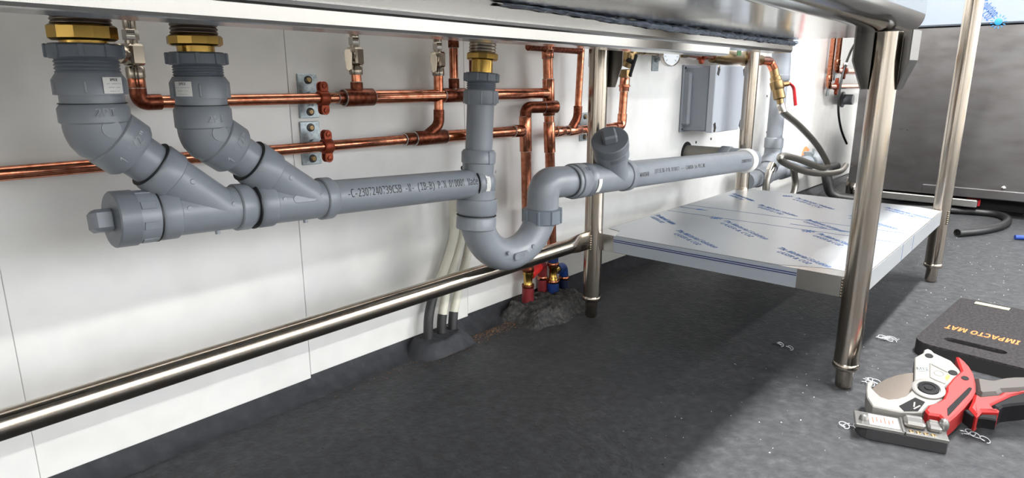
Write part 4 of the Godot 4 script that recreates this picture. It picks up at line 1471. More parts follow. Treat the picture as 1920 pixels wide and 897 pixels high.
	for s in segs:
		bb.cyl(Vector3(s[0], ya, zy), Vector3(s[1], ya, zy), s[2], 18, 0.003)
	part("brass_pipe", bb, M.brass_dull, h)
	bb = MB.new()
	bb.cyl(Vector3(0.60, ya - 0.004, zy), Vector3(0.78, ya - 0.01, zy), 0.0125, 20)
	part("copper_pipe", bb, M.copper, h)
	bb = MB.new()
	bb.lathe([Vector2(0, 0), Vector2(0.016, 0), Vector2(0.019, 0.01), Vector2(0.019, 0.05), Vector2(0.0215, 0.06), Vector2(0.0228, 0.12), Vector2(0.0215, 0.19), Vector2(0.020, 0.20), Vector2(0.020, 0.25), Vector2(0.024, 0.255), Vector2(0.024, 0.285), Vector2(0.016, 0.29), Vector2(0.016, 0.40), Vector2(0, 0.40)], Vector3(0.77, 0.6095, zy), Vector3(1, 0, 0), 24)
	part("bronze_body", bb, M.brass_dull, h)
	bb = MB.new()
	bb.lathe([Vector2(0, 0), Vector2(0.028, 0), Vector2(0.03, 0.003), Vector2(0.03, 0.014), Vector2(0.027, 0.016), Vector2(0.027, 0.013), Vector2(0, 0.013)], Vector3(0.475, 0.605, zy + 0.01), Vector3(-0.5, 0, 1), 28)
	bb.cyl(Vector3(0.475, 0.605, zy + 0.01), Vector3(0.478, 0.612, zy), 0.008, 12)
	var gg := part("gauge", bb, M.chrome, h, "small round dial gauge")
	bb = MB.new()
	bb.lathe([Vector2(0, 0), Vector2(0.0265, 0), Vector2(0.0265, 0.001), Vector2(0, 0.001)], Vector3(0.475, 0.605, zy + 0.01) + Vector3(-0.5, 0, 1).normalized() * 0.0132, Vector3(-0.5, 0, 1), 28)
	part("dial", bb, M.gauge_face, gg)
	bb = MB.new()
	var gd := Vector3(-0.5, 0, 1).normalized()
	for k in 9:
		var an := -0.8 + 4.7 * k / 8.0
		var uu := Vector3.UP.cross(gd).normalized()
		bb.box(Vector3(0.475, 0.605, zy + 0.01) + gd * 0.0145 + (uu * cos(an) + Vector3.UP * sin(an)) * 0.020, Vector3(0.005, 0.0012, 0.0004), 0.0, Basis(uu, Vector3.UP, gd).rotated(gd, an))
	part("dial_marks", bb, M.ink_black, gg)
	for xx in [0.70, 1.075]:
		bb = MB.new()
		bb.lathe([Vector2(0.0125, -0.008), Vector2(0.0185, -0.008), Vector2(0.0185, 0.008), Vector2(0.0125, 0.008)], Vector3(xx, 0.6145, zy), Vector3(1, 0, 0), 24)
		bb.extr(pill(0.018, 0.011), Vector3(xx, 0.604, zy + 0.006), Vector3(0, 1, 0), Vector3(1, 0, 0), Vector3(0, 0, 1), 0.01, 0.001)
		part("red_clamp", bb, M.copper_clamp, h, "red-brown pipe clamp")
	bb = MB.new()
	bb.box(Vector3(0.905, 0.640, zy + 0.03), Vector3(0.03, 0.05, 0.002))
	bb.box(Vector3(1.035, 0.622, zy + 0.03), Vector3(0.022, 0.05, 0.002))
	part("green_tag", bb, M.green_tag, h, "green paper tags")
	bb = MB.new()
	bb.box(Vector3(0.535, 0.592, WALL + 0.002), Vector3(0.036, 0.055, 0.004), 0.001)
	bb.cyl(Vector3(0.535, 0.592, WALL), Vector3(0.535, 0.616, zy), 0.005, 10)
	part("wall_plate", bb, M.zinc, h)
	# ball valve with red lever at the end
	var bvx := thing("ball_valve", "brass ball valve with red lever hanging beside the far sink leg", "valve", Vector3(1.24, 0.44, -0.06))
	bb = MB.new()
	bb.tube(rounded([Vector3(1.168, 0.606, zy), Vector3(1.258, 0.606, zy), Vector3(1.262, 0.575, -0.082)], 0.022, 8), 0.0165, 20)
	part("copper_elbow", bb, M.copper, bvx)
	bb = MB.new()
	var d0 := Vector3(1.262, 0.580, -0.085)
	var d1 := Vector3(1.254, 0.446, -0.042)
	var dl := (d1 - d0).normalized()
	bb.lathe([Vector2(0, 0), Vector2(0.0155, 0), Vector2(0.0155, 0.03), Vector2(0.020, 0.033), Vector2(0.020, 0.046), Vector2(0.024, 0.05), Vector2(0.024, 0.075), Vector2(0.020, 0.08), Vector2(0.021, 0.1), Vector2(0.021, 0.112), Vector2(0.012, 0.115), Vector2(0.012, 0.135), Vector2(0, 0.135)], d0, dl, 20)
	part("body", bb, M.brass_dull, bvx)
	bb = MB.new()
	bb.cyl(d0 + dl * 0.062, d0 + dl * 0.062 + Vector3(0.035, 0.006, 0.030), 0.009, 14, 0.002)
	part("stem", bb, M.brass_dull, bvx)
	bb = MB.new()
	bb.tube(rounded([d0 + dl * 0.062 + Vector3(0.033, 0.008, 0.030), d0 + dl * 0.062 + Vector3(0.055, -0.006, 0.042), d0 + dl * 0.062 + Vector3(0.045, -0.072, 0.058)], 0.014, 6), 0.0085, 12, true, 0.5)
	part("lever", bb, M.red_handle, bvx, "red lever")


func braid_hose(label: String, pts: Array, at: Vector3) -> void:
	var t := thing("braided_hose", label, "hose", at, "braided steel hoses")
	var path := curve(pts, 10)
	var b := MB.new()
	b.tube(path, 0.0125, 18)
	part("braid", b, M.braid, t)
	b = MB.new()
	var d: Vector3 = (path[1] - path[0]).normalized()
	b.cyl(path[0] - d * 0.004, path[0] + d * 0.032, 0.0142, 18, 0.002)
	part("ferrule", b, M.chrome, t)


# ================================================================ plumbing at the far end of the wall
func far_plumbing() -> void:
	var t := thing("waste_pipe", "grey vertical waste pipe with wye fitting beyond the far sink leg", "drain pipe", Vector3(1.39, 0.15, -0.09))
	var b := MB.new()
	b.cyl(Vector3(1.365, 0.30, -0.095), Vector3(1.365, 0.9, -0.095), 0.0295, 32)
	part("pipe", b, M.pvc, t)
	b = MB.new()
	hub(b, Vector3(1.365, 0.56, -0.095), Vector3(1.365, 0.535, -0.095), 0.035)
	b.tube(rounded([Vector3(1.365, 0.555, -0.095), Vector3(1.365, 0.62, -0.095), Vector3(1.33, 0.69, -0.095)], 0.04, 8), 0.034, 28)
	part("elbow", b, M.pvc, t)
	b = MB.new()
	hub(b, Vector3(1.365, 0.285, -0.095), Vector3(1.365, 0.325, -0.095), 0.035)
	b.tube(rounded([Vector3(1.365, 0.30, -0.095), Vector3(1.365, 0.255, -0.095), Vector3(1.285, 0.185, -0.088)], 0.05, 8), 0.0325, 28)
	hub(b, Vector3(1.315, 0.215, -0.090), Vector3(1.35, 0.245, -0.093), 0.0352)
	part("wye", b, M.pvc, t)
	b = MB.new()
	b.cyl(Vector3(1.10, 0.185, -0.088), Vector3(1.75, 0.188, -0.092), 0.0302, 30)
	b.tube(rounded([Vector3(1.74, 0.188, -0.092), Vector3(1.985, 0.189, -0.093), Vector3(1.985, 0.19, WALL + 0.002)], 0.05, 8), 0.0302, 28)
	part("pipe", b, M.pvc, t)
	b = MB.new()
	hub(b, Vector3(1.20, 0.1855, -0.089), Vector3(1.30, 0.186, -0.089), 0.0355)
	hub(b, Vector3(1.56, 0.187, -0.091), Vector3(1.45, 0.187, -0.091), 0.0355)
	part("coupling", b, M.pvc, t)
	b = MB.new()
	b.lathe([Vector2(0.0302, -0.009), Vector2(0.037, -0.009), Vector2(0.037, 0.009), Vector2(0.0302, 0.009)], Vector3(1.80, 0.189, -0.093), Vector3(1, 0, 0), 28)
	b.box(Vector3(1.80, 0.23, -0.093), Vector3(0.018, 0.012, 0.04), 0.002)
	b.cyl(Vector3(1.80, 0.222, -0.075), Vector3(1.80, 0.25, -0.075), 0.005, 10)
	part("pipe_clip", b, M.zinc, t)
	b = MB.new()
	b.lathe([Vector2(0, 0), Vector2(0.050, 0), Vector2(0.044, 0.008), Vector2(0.032, 0.012), Vector2(0, 0.012)], Vector3(1.985, 0.19, WALL + 0.0004), Vector3(0, 0, 1), 26)
	part("orange_seal", b, M.orange, t, "orange sealant ring at the wall")
	braid_hose("long braided steel hose looping from the red-lever valve to the right", [Vector3(1.2535, 0.452, -0.044), Vector3(1.262, 0.425, -0.034), Vector3(1.40, 0.372, -0.02), Vector3(1.567, 0.292, 0.0), Vector3(1.725, 0.215, 0.0), Vector3(1.755, 0.186, 0.0), Vector3(1.66, 0.188, 0.0), Vector3(1.39, 0.244, 0.0), Vector3(1.21, 0.274, 0.0), Vector3(1.175, 0.264, 0.0), Vector3(1.2756, 0.232, 0.004), Vector3(1.47, 0.190, 0.006), Vector3(1.685, 0.160, 0.008), Vector3(1.92, 0.145, 0.01), Vector3(2.05, 0.16, 0.0)], Vector3(1.5, 0.15, 0.0))
	braid_hose("short braided steel hose hanging in a bow behind the shelf", [Vector3(1.20, 0.24, -0.035), Vector3(1.16, 0.19, -0.035), Vector3(1.17, 0.12, -0.035), Vector3(1.24, 0.065, -0.03), Vector3(1.34, 0.055, -0.03), Vector3(1.43, 0.085, -0.03), Vector3(1.46, 0.14, -0.03), Vector3(1.42, 0.21, -0.032)], Vector3(1.3, 0.05, -0.03))
	# far copper pipes
	var z2 := -0.135
	for q in [[2.125, 0.510, "lower of two far copper pipes turning right on the wall"], [2.225, 0.584, "upper of two far copper pipes turning right on the wall"]]:
		var c := thing("far_copper_pipe", q[2], "water pipe", Vector3(q[0], q[1], z2), "far copper pipes on the white wall")
		cpipe(c, [Vector3(q[0], 1.6, z2), Vector3(q[0], q[1], z2), Vector3(3.4, q[1] - 0.003, z2)], 0.012, false, 0.024)
		sleeve(c, Vector3(q[0], q[1] + 0.022, z2), Vector3(q[0], q[1] + 0.05, z2), 0.012)
		b = MB.new()
		var xx: float = q[0] + 0.13
		b.box(Vector3(xx - 0.03, q[1], WALL + 0.002), Vector3(0.04, 0.09, 0.004), 0.001)
		b.cyl(Vector3(xx, q[1], WALL), Vector3(xx, q[1], z2), 0.005, 10)
		part("wall_plate", b, M.zinc, c)
		b = MB.new()
		b.lathe([Vector2(0.012, -0.012), Vector2(0.018, -0.012), Vector2(0.018, 0.012), Vector2(0.012, 0.012)], Vector3(xx, q[1], z2), Vector3(1, 0, 0), 20)
		b.extr(pill(0.04, 0.011), Vector3(xx, q[1], z2 + 0.008), Vector3(0, 1, 0), Vector3(1, 0, 0), Vector3(0, 0, 1), 0.014, 0.002)
		part("clamp", b, M.copper_clamp, c)
	var s := thing("pipe_stub", "short grey pipe stub with flange sticking out of the wall", "drain pipe", Vector3(2.50, 0.443, WALL))
	b = MB.new()
	b.lathe([Vector2(0, 0), Vector2(0.040, 0), Vector2(0.040, 0.006), Vector2(0.026, 0.010), Vector2(0.026, 0.05), Vector2(0, 0.05)], Vector3(2.50, 0.443, WALL), Vector3(0, 0, 1), 28)
	part("flange", b, M.pvc_cap, s)
	var k := thing("cable", "thin black cable hanging in a bow in front of the far wall", "cable", Vector3(2.02, 0.3, -0.05))
	b = MB.new()
	b.tube(curve([Vector3(2.40, 0.80, -0.05), Vector3(2.168, 0.707, -0.05), Vector3(2.069, 0.634, -0.05), Vector3(2.008, 0.541, -0.05), Vector3(2.0067, 0.4246, -0.05), Vector3(2.09, 0.3225, -0.05), Vector3(2.20, 0.245, -0.045)], 8), 0.0052, 10)
	part("sheath", b, M.cable, k)
	b = MB.new()
	b.cyl(Vector3(2.052, 0.612, -0.05), Vector3(2.047, 0.603, -0.05), 0.009, 10)
	part("cable_tie", b, M.paper, k)


# ================================================================ equipment at the right
func far_equipment() -> void:
	var t := thing("steel_cabinet", "tall stainless steel cabinet with dull side panel at the right", "cabinet", Vector3(2.4, 0.0, 0.6))
	var X := 2.0
	var b := MB.new()
	b.box(Vector3(X + 0.46, 0.42, 0.62), Vector3(0.90, 0.645, 1.12), 0.004)
	part("body", b, M.dull_steel, t)
	b = MB.new()
	b.box(Vector3(X + 0.005, 0.409, 0.635), Vector3(0.012, 0.672, 1.09), 0.002)
	var sp := part("side_panel", b, M.dull_steel, t)
	b = MB.new()
	b.box(Vector3(X - 0.004, 0.094, 0.75), Vector3(0.012, 0.036, 0.86), 0.002)
	part("bottom_lip", b, M.dull_steel, sp)
	b = MB.new()
	b.lathe([Vector2(0, 0), Vector2(0.009, 0), Vector2(0.008, 0.006), Vector2(0.004, 0.009), Vector2(0, 0.010)], Vector3(X - 0.002, 0.124, 0.595), Vector3(-1, 0, 0), 16)
	part("bolt", b, M.chrome, sp)
	b = MB.new()
	b.box(Vector3(X + 0.02, 0.42, 0.055), Vector3(0.05, 0.66, 0.05), 0.004)
	part("corner_post", b, M.dull_steel, t)
	b = MB.new()
	b.box(Vector3(X + 0.455, 1.3, 0.62), Vector3(0.92, 1.1, 1.14), 0.006)
	var up := part("upper_panel", b, M.film_blue, t, "upper panel still under pale blue film")
	b = MB.new()
	var u := Vector3(0, -0.73, 0.68).normalized()
	var w := Vector3(-1, 0, 0).cross(u).normalized()
	letters("Solution", 0.035, Vector3(X - 0.0055, 0.8085, 0.4535), u, w, b, 0.070, 0.0004, false, true)
	letters("& CO2", 0.035, Vector3(X - 0.0055, 0.787, 0.4435), u, w, b, 0.050, 0.0004, false, true)
	part("film_print", b, M.ink_blue, up, "blue words Solution and CO2")
	b = MB.new()
	var sc := Vector3(X - 0.0052, 0.757, 0.4877)
	b.lathe([Vector2(0, 0), Vector2(0.013, 0), Vector2(0.012, 0.0006), Vector2(0, 0.0006)], sc, Vector3(-1, 0, 0), 20)
	for k in 13:
		var a := TAU * k / 13.0
		b.box(sc + Vector3(-0.0003, sin(a), cos(a)) * Vector3(1, 0.022, 0.022), Vector3(0.0006, 0.0024, 0.009), 0.0, Basis(Vector3(1, 0, 0), -a))
	part("film_star", b, M.ink_cyan, up, "blue laser starburst")
	for zz in [0.055, 1.12]:
		b = MB.new()
		b.lathe([Vector2(0, 0), Vector2(0.022, 0), Vector2(0.024, 0.004), Vector2(0.024, 0.11), Vector2(0, 0.11)], Vector3(X + 0.02, 0, zz - 0.012), Vector3.UP, 24)
		part("leg", b, M.steel, t)
	b = MB.new()
	b.box(Vector3(X + 0.30, 0.050, 0.62), Vector3(0.5, 0.06, 1.0), 0.004)
	part("base", b, M.black_plastic, t)
	b = MB.new()
	b.box(Vector3(X - 0.01, 0.052, 0.29), Vector3(0.03, 0.03, 0.46), 0.003)
	part("base_rail", b, M.brushed, t)
	b = MB.new()
	b.box(Vector3(X + 0.04, 0.050, 0.50), Vector3(0.02, 0.03, 0.05), 0.003)
	part("red_label", b, M.red_handle, t)
	# black bent drain hose at the cabinet foot
	var e := thing("black_elbow_hose", "black bent rubber hose beside the cabinet's foot", "hose", Vector3(1.93, 0.0, 0.0))
	b = MB.new()
	b.tube(rounded([Vector3(2.06, 0.150, -0.045), Vector3(1.90, 0.150, -0.045), Vector3(1.90, 0.034, -0.01), Vector3(1.93, 0.0225, 0.16)], 0.045, 8), 0.022, 18)
	part("hose", b, M.rubber, e)
	# black hose on the floor
	var h := thing("floor_hose", "thick black hose lying in a loop on the floor under the cabinet", "hose", Vector3(1.9, 0.0, 0.55))
	b = MB.new()
	var path := curve([Vector3(1.5165, 0.0145, 0.521), Vector3(1.62, 0.0145, 0.580), Vector3(1.77, 0.0145, 0.625), Vector3(1.93, 0.0145, 0.628), Vector3(2.02, 0.0145, 0.570), Vector3(1.985, 0.0145, 0.43), Vector3(1.93, 0.0145, 0.30), Vector3(1.90, 0.0145, 0.15), Vector3(1.93, 0.0145, 0.05)], 8)
	b.tube(path, 0.0138, 18, false)
	part("hose", b, M.rubber, h)
	b = MB.new()
	var dd: Vector3 = (path[1] - path[0]).normalized()
	b.lathe([Vector2(0, 0), Vector2(0.009, 0), Vector2(0.009, 0.001), Vector2(0, 0.001)], path[0] + dd * 0.004, -dd, 18)
	b.lathe([Vector2(0.009, 0), Vector2(0.0138, 0), Vector2(0.0138, -0.004)], path[0], dd, 18)
	part("open_end", b, M.hole, h)
	var p := thing("blue_tube", "short dark blue tube lying at the right edge of the floor", "tube", Vector3(1.604, 0.0, 0.681))
	b = MB.new()
	b.tube([Vector3(1.600, 0.0085, 0.677), Vector3(1.66, 0.0085, 0.80)], 0.0085, 16)
	part("tube", b, M.pex_blue, p)


# ================================================================ things on the open floor
func curl(b: MB, o: Vector3, r: float, n: int, step: Vector3, rng: RandomNumberGenerator) -> void:
	var pts: Array = []
	var ph := rng.randf() * TAU
	for k in n * 10 + 1:
		var a := ph + TAU * k / 10.0
		pts.append(o + step * (k / 10.0) + Vector3(cos(a) * r, 0.0035 + 0.0028 * sin(a * 0.7), sin(a) * r))
	b.tube(pts, 0.0007, 5)


func floor_things() -> void:
	# ---------------- kneeling mat
	var t := thing("kneeling_mat", "dark grey foam kneeling mat with orange lettering and hand slot", "mat", Vector3(0.44, 0.0, 0.85))
	var o := Vector3(0.245, 0.030, 0.607)
	var ux := Vector3(0.344, 0, 0.030).normalized()
	var uz := Vector3(-ux.z, 0, ux.x)
	var Lx := 0.385
	var Lz := 0.52
	var c := 0.035
	var sx := 0.060
	var sz := 0.094
	var rs := 0.0125
	var hl := 0.052
	var A: Array = []
	var B: Array = []
	for k in 7:
		var a := PI + PI / 2 * k / 6.0
		A.append(Vector2(c + cos(a) * c, c + sin(a) * c))
	# left half: corner (0,0) -> along x -> (Lx,0) -> (Lx,sz) -> slot side -> (0,sz)
	for k in 5:
		var a := -PI / 2 + PI / 2 * k / 4.0
		A.append(Vector2(Lx - 0.012 + cos(a) * 0.012, 0.012 + sin(a) * 0.012))
	A.append(Vector2(Lx, sz))
	A.append(Vector2(sx + rs, sz))
	for k in 9:
		var a := -PI * k / 8.0
		A.append(Vector2(sx + cos(a) * rs, sz - hl + rs + sin(a) * rs))
	A.append(Vector2(sx - rs, sz))
	A.append(Vector2(0, sz))
	B.append(Vector2(0, sz))
	B.append(Vector2(sx - rs, sz))
	for k in 9:
		var a := PI - PI * k / 8.0
		B.append(Vector2(sx + cos(a) * rs, sz + hl - rs + sin(a) * rs))
	B.append(Vector2(sx + rs, sz))
	B.append(Vector2(Lx, sz))
	B.append(Vector2(Lx, Lz))
	B.append(Vector2(0.02, Lz))
	B.append(Vector2(0.0, Lz - 0.02))
	var b := MB.new()
	b.extr(A, o, ux, uz, Vector3.UP, 0.004)
	b.extr(B, o, ux, uz, Vector3.UP, 0.004)
	part("top_skin", b, M.foam, t)
	b = MB.new()
	b.extr(A, o + Vector3(0, -0.004, 0), ux, uz, Vector3.UP, 0.0258)
	b.extr(B, o + Vector3(0, -0.004, 0), ux, uz, Vector3.UP, 0.0258)
	part("foam_core", b, M.foam_side, t, "black foam body")
	b = MB.new()
	letters("IMPACTO MAT", 0.036, o + ux * 0.138 + uz * 0.090 + Vector3(0, 0.0003, 0), -uz, -ux, b, 0.126, 0.0004, false, true)
	letters("PC", 0.036, o + ux * 0.138 + uz * 0.176 + Vector3(0, 0.0003, 0), -uz, -ux, b, 0.024, 0.0004, false, true)
	part("lettering", b, M.print_orange, t, "orange printed lettering")
	b = MB.new()
	b.box(o + ux * 0.365 + uz * 0.066 + Vector3(0, 0.0003, 0), Vector3(0.018, 0.0006, 0.066), 0.0, Basis(ux, Vector3.UP, uz))
	part("label_strip", b, M.print_cream, t, "cream label strip")
	# ---------------- pipe shear
	t = thing("pipe_shear", "red and grey cordless pipe shear lying on its side", "cutter", Vector3(0.0, 0.0, 0.72))
	o = Vector3(-0.1037, 0.036, 0.6624)
	var u := Vector3(0.1282, -0., 0.9917)
	var w := Vector3(0.9533, 0.2756, -0.1233)
	var n := Vector3(-0.2734, 0.9613, 0.0353)
	b = MB.new()
	b.extr([Vector2(-0.0614,0.0509),Vector2(-0.0526,0.0545),Vector2(-0.0545,0.0397),Vector2(-0.0477,0.0304),Vector2(-0.0382,0.0208),Vector2(-0.0269,0.0189),Vector2(-0.0148,0.0256),Vector2(-0.0049,0.0364),Vector2(0.0011,0.0506),Vector2(0.0043,0.0673),Vector2(0.0034,0.0844),Vector2(0.0017,0.1107),Vector2(-0.0009,0.1434),Vector2(0.0102,0.1613),Vector2(0.0114,0.1715),Vector2(0.0159,0.1764),Vector2(0.0219,0.1736),Vector2(0.0261,0.1674),Vector2(0.0511,0.1544),Vector2(0.0629,0.1352),Vector2(0.0658,0.1274),Vector2(0.0554,0.0986),Vector2(0.0458,0.0776),Vector2(0.0473,0.0648),Vector2(0.0431,0.045),Vector2(0.0345,0.03),Vector2(0.0271,0.0237),Vector2(0.0205,0.0067),Vector2(0.0088,0.0007),Vector2(-0.0082,-0.0056),Vector2(-0.0206,-0.0061),Vector2(-0.0332,-0.0066),Vector2(-0.0459,-0.0072),Vector2(-0.0566,0.0114),Vector2(-0.0596,0.0272)], o, u, w, n, 0.030, 0.0016)
	var hd := part("head", b, M.tool_grey, t, "grey cast jaw and head")
	b = MB.new()
	b.extr([Vector2(-0.0555,0.0393),Vector2(-0.0498,0.0557),Vector2(-0.0371,0.0787),Vector2(-0.0217,0.0959),Vector2(-0.0075,0.1071),Vector2(0.0035,0.1122),Vector2(0.0075,0.0721),Vector2(0.0012,0.049),Vector2(-0.0048,0.0348),Vector2(-0.0147,0.0246),Vector2(-0.0268,0.0182),Vector2(-0.0382,0.0208),Vector2(-0.0476,0.0294)], o - n * 0.008, u, w, n, 0.004, 0.0012)
	part("blade", b, M.blade, t, "polished curved blade")
	b = MB.new()
	b.extr([Vector2(-0.0112,0.0075),Vector2(0.0085,0.037),Vector2(0.0222,0.0313),Vector2(0.0145,0.0057),Vector2(-0.0033,-0.0019)], o + n * 0.0006, u, w, n, 0.003)
	part("jaw_window", b, M.black_plastic, hd)
	b = MB.new()
	b.box(o + u * 0.0085 + w * 0.018 + n * 0.0012, Vector3(0.0022, 0.012, 0.0012), 0.0, Basis(u, w, n))
	b.box(o + u * 0.0125 + w * 0.013 + n * 0.0012, Vector3(0.0022, 0.014, 0.0012), 0.0, Basis(u, w, n).rotated(n, -0.6))
	part("jaw_mark", b, M.tool_grey, hd)
	# top ridge of the head
	b = MB.new()
	b.extr([Vector2(0.001, 0.148), Vector2(0.010, 0.160), Vector2(0.0265, 0.165), Vector2(0.056, 0.147), Vector2(0.062, 0.134), Vector2(0.050, 0.138), Vector2(0.026, 0.154), Vector2(0.012, 0.150)], o - n * 0.004, u, w, n, 0.022, 0.0015)
	part("top_ridge", b, M.tool_grey, hd)
	# pivot bolt
	b = MB.new()
	var pv := o + u * 0.0243 + w * 0.0640
	b.lathe([Vector2(0, 0), Vector2(0.0235, 0), Vector2(0.0235, 0.003), Vector2(0.021, 0.0045), Vector2(0.0165, 0.0045), Vector2(0.0155, 0.002), Vector2(0, 0.002)], pv - n * 0.0005, n, 36)
	part("pivot_ring", b, M.tool_grey, hd)
	b = MB.new()
	b.lathe([Vector2(0, 0), Vector2(0.0148, 0), Vector2(0.0148, 0.0032), Vector2(0.0125, 0.0040), Vector2(0.0095, 0.0040), Vector2(0.009, 0.0028), Vector2(0.006, 0.0028), Vector2(0.0055, 0.0042), Vector2(0, 0.0042)], pv + n * 0.001, n, 30)
	part("pivot_bolt", b, M.black_plastic, hd)
	# screw holes
	for q in [[0.0193, 0.1551, 0.0062], [0.0548, 0.1212, 0.0066], [0.0714, 0.1082, 0.0055]]:
		b = MB.new()
		b.lathe([Vector2(0, 0), Vector2(q[2], 0), Vector2(q[2] * 0.9, 0.0008), Vector2(0, 0.0008)], o + u * q[0] + w * q[1] + n * (0.0042 if q[0] > 0.06 else 0.0004), n, 20)
		part("screw_hole", b, M.hole, hd)
	b = MB.new()
	b.extr([Vector2(0.0049, 0.1175), Vector2(0.02, 0.1217), Vector2(0.0207, 0.1111), Vector2(0.0057, 0.1069)], o + n * 0.0007, u, w, n, 0.001)
	part("badge", b, M.zinc, hd)
	b = MB.new()
	letters("M12", 0.009, o + u * 0.0128 + w * 0.1143 + n * 0.0008, (u + w * 0.27).normalized(), (w - u * 0.27).normalized(), b)
	part("badge_print", b, M.die_dark, hd)
	b = MB.new()
	b.tube([o + u * 0.0229 + w * 0.134, o + u * 0.0253 + w * 0.0969, o + u * 0.032 + w * 0.093, o + u * 0.0462 + w * 0.088], 0.0014, 8)
	b.tube([o + u * 0.0229 + w * 0.134, o + u * 0.0473 + w * 0.12], 0.0014, 8)
	b.lathe([Vector2(0.0062, 0), Vector2(0.0066, 0.0006), Vector2(0.0072, 0)], o + u * 0.036 + w * 0.112, n, 20)
	part("cast_rib", b, M.tool_grey, hd)
	b = MB.new()
	b.extr([Vector2(0.0477, 0.1140), Vector2(0.0520, 0.1095), Vector2(0.0475, 0.0971), Vector2(0.0450, 0.104)], o + n * 0.0005, u, w, n, 0.001)
	part("paint_mark", b, M.yellow, hd, "yellow paint dab")
	b = MB.new()
	b.extr([Vector2(0.0573,0.1646),Vector2(0.062,0.1653),Vector2(0.0687,0.1572),Vector2(0.0759,0.1449),Vector2(0.082,0.1269),Vector2(0.0859,0.1021),Vector2(0.0864,0.0831),Vector2(0.0825,0.0649),Vector2(0.0736,0.0388),Vector2(0.063,0.0126),Vector2(0.0538,-0.0067),Vector2(0.0489,-0.0041),Vector2(0.0421,0.0036),Vector2(0.0282,0.0016),Vector2(0.0233,0.0094),Vector2(0.0268,0.022),Vector2(0.0298,0.0263),Vector2(0.0371,0.0335),Vector2(0.0452,0.0471),Vector2(0.0481,0.0651),Vector2(0.0475,0.0777),Vector2(0.0558,0.1051),Vector2(0.0657,0.1271),Vector2(0.0596,0.1524)], o + n * 0.004, u, w, n, 0.036, 0.003)
	var rd := part("motor_housing", b, M.red_plastic, t, "red plastic housing")
	b = MB.new()
	b.extr([Vector2(0.0787,0.0873),Vector2(0.0814,0.0853),Vector2(0.078,0.0713),Vector2(0.0546,0.009),Vector2(0.0526,0.0062),Vector2(0.0513,0.0233),Vector2(0.0765,0.0854)], o + n * 0.0048, u, w, n, 0.003, 0.0004)
	part("rubber_stripe", b, M.black_plastic, rd)
	b = MB.new()
	b.extr([Vector2(0.0853,0.0806),Vector2(0.093,0.0754),Vector2(0.1162,0.0892),Vector2(0.1214,0.0987),Vector2(0.148,0.1128),Vector2(0.1842,0.134),Vector2(0.1838,0.1256),Vector2(0.1478,0.1055),Vector2(0.1318,0.0906),Vector2(0.1079,0.0583),Vector2(0.1111,0.0527),Vector2(0.1172,0.0534),Vector2(0.1162,0.048),Vector2(0.0957,0.0403),Vector2(0.0917,0.0288),Vector2(0.0887,0.0246),Vector2(0.0866,0.0285),Vector2(0.0789,0.041),Vector2(0.0827,0.0588)], o + n * 0.002, u, w, n, 0.036, 0.004)
	var hr := part("handle", b, M.red_plastic, t, "red handle")
	b = MB.new()
	b.extr([Vector2(0.0833,0.1208),Vector2(0.0932,0.1226),Vector2(0.1064,0.1235),Vector2(0.1215,0.1363),Vector2(0.1345,0.1437),Vector2(0.1487,0.1495),Vector2(0.1856,0.1666),Vector2(0.1841,0.133),Vector2(0.148,0.1118),Vector2(0.1214,0.0981),Vector2(0.1162,0.0888),Vector2(0.094,0.0759),Vector2(0.0874,0.0836),Vector2(0.0854,0.1019)], o + n * 0.003, u, w, n, 0.040, 0.006)
	part("handle_back", b, M.dark_metal, hr, "dark grey handle back")
	b = MB.new()
	b.extr([Vector2(0.1838,0.1266),Vector2(0.1479,0.1066),Vector2(0.1318,0.0917),Vector2(0.1074,0.0587),Vector2(0.1106,0.0521),Vector2(0.1172,0.053),Vector2(0.1213,0.0606),Vector2(0.1306,0.0675),Vector2(0.1473,0.0776),Vector2(0.1827,0.1008)], o + n * 0.0028, u, w, n, 0.037, 0.003)
	part("grip", b, M.black_plastic, hr, "black rubber grip")
	b = MB.new()
	b.extr([Vector2(0.0907,0.0284),Vector2(0.0952,0.0397),Vector2(0.1147,0.0464),Vector2(0.114,0.0326),Vector2(0.101,0.0312)], o - n * 0.004, u, w, n, 0.022, 0.002)
	part("trigger", b, M.black_plastic, hr)
	b = MB.new()
	b.extr([Vector2(0.0737,0.0369),Vector2(0.0789,0.041),Vector2(0.0866,0.0285),Vector2(0.0845,0.0257),Vector2(0.077,0.0323)], o - n * 0.002, u, w, n, 0.026, 0.001)
	part("guard", b, M.black_plastic, hr)
	# ---------------- small die-cast tool in front of it
	var D := Vector3(0.298, 0, 0.9546)
	var W := Vector3(0.9546, 0, -0.298)
	var p := Vector3(-0.1705, 0, 0.6205)
	t = thing("pipe_gauge", "small grey metal gauge with paper label in front of the shear", "gauge", p + D * 0.05 + W * 0.02)
	var at := func(l: float, ww: float, y: float) -> Vector3: return p + D * l + W * ww + Vector3(0, y, 0)
	var bs := Basis(D, Vector3.UP, W)
	b = MB.new()
	var outline: Array = []
	for k in 9:
		var a := PI / 2 + PI * k / 8.0
		outline.append(Vector2(0.012 + cos(a) * 0.022, 0.024 + sin(a) * 0.022))
	outline.append(Vector2(0.108, 0.002))
	outline.append(Vector2(0.110, 0.006))
	outline.append(Vector2(0.110, 0.040))
	outline.append(Vector2(0.106, 0.045))
	b.extr(outline, at.call(0, 0, 0.0185), D, W, Vector3.UP, 0.018, 0.0012)
	part("base", b, M.die_dark, t, "dark lower body")
	b = MB.new()
	b.box(at.call(0.020, 0.023, 0.022), Vector3(0.066, 0.0065, 0.046), 0.0012, bs)
	b.box(at.call(0.082, 0.0225, 0.0215), Vector3(0.056, 0.0065, 0.044), 0.001, bs)
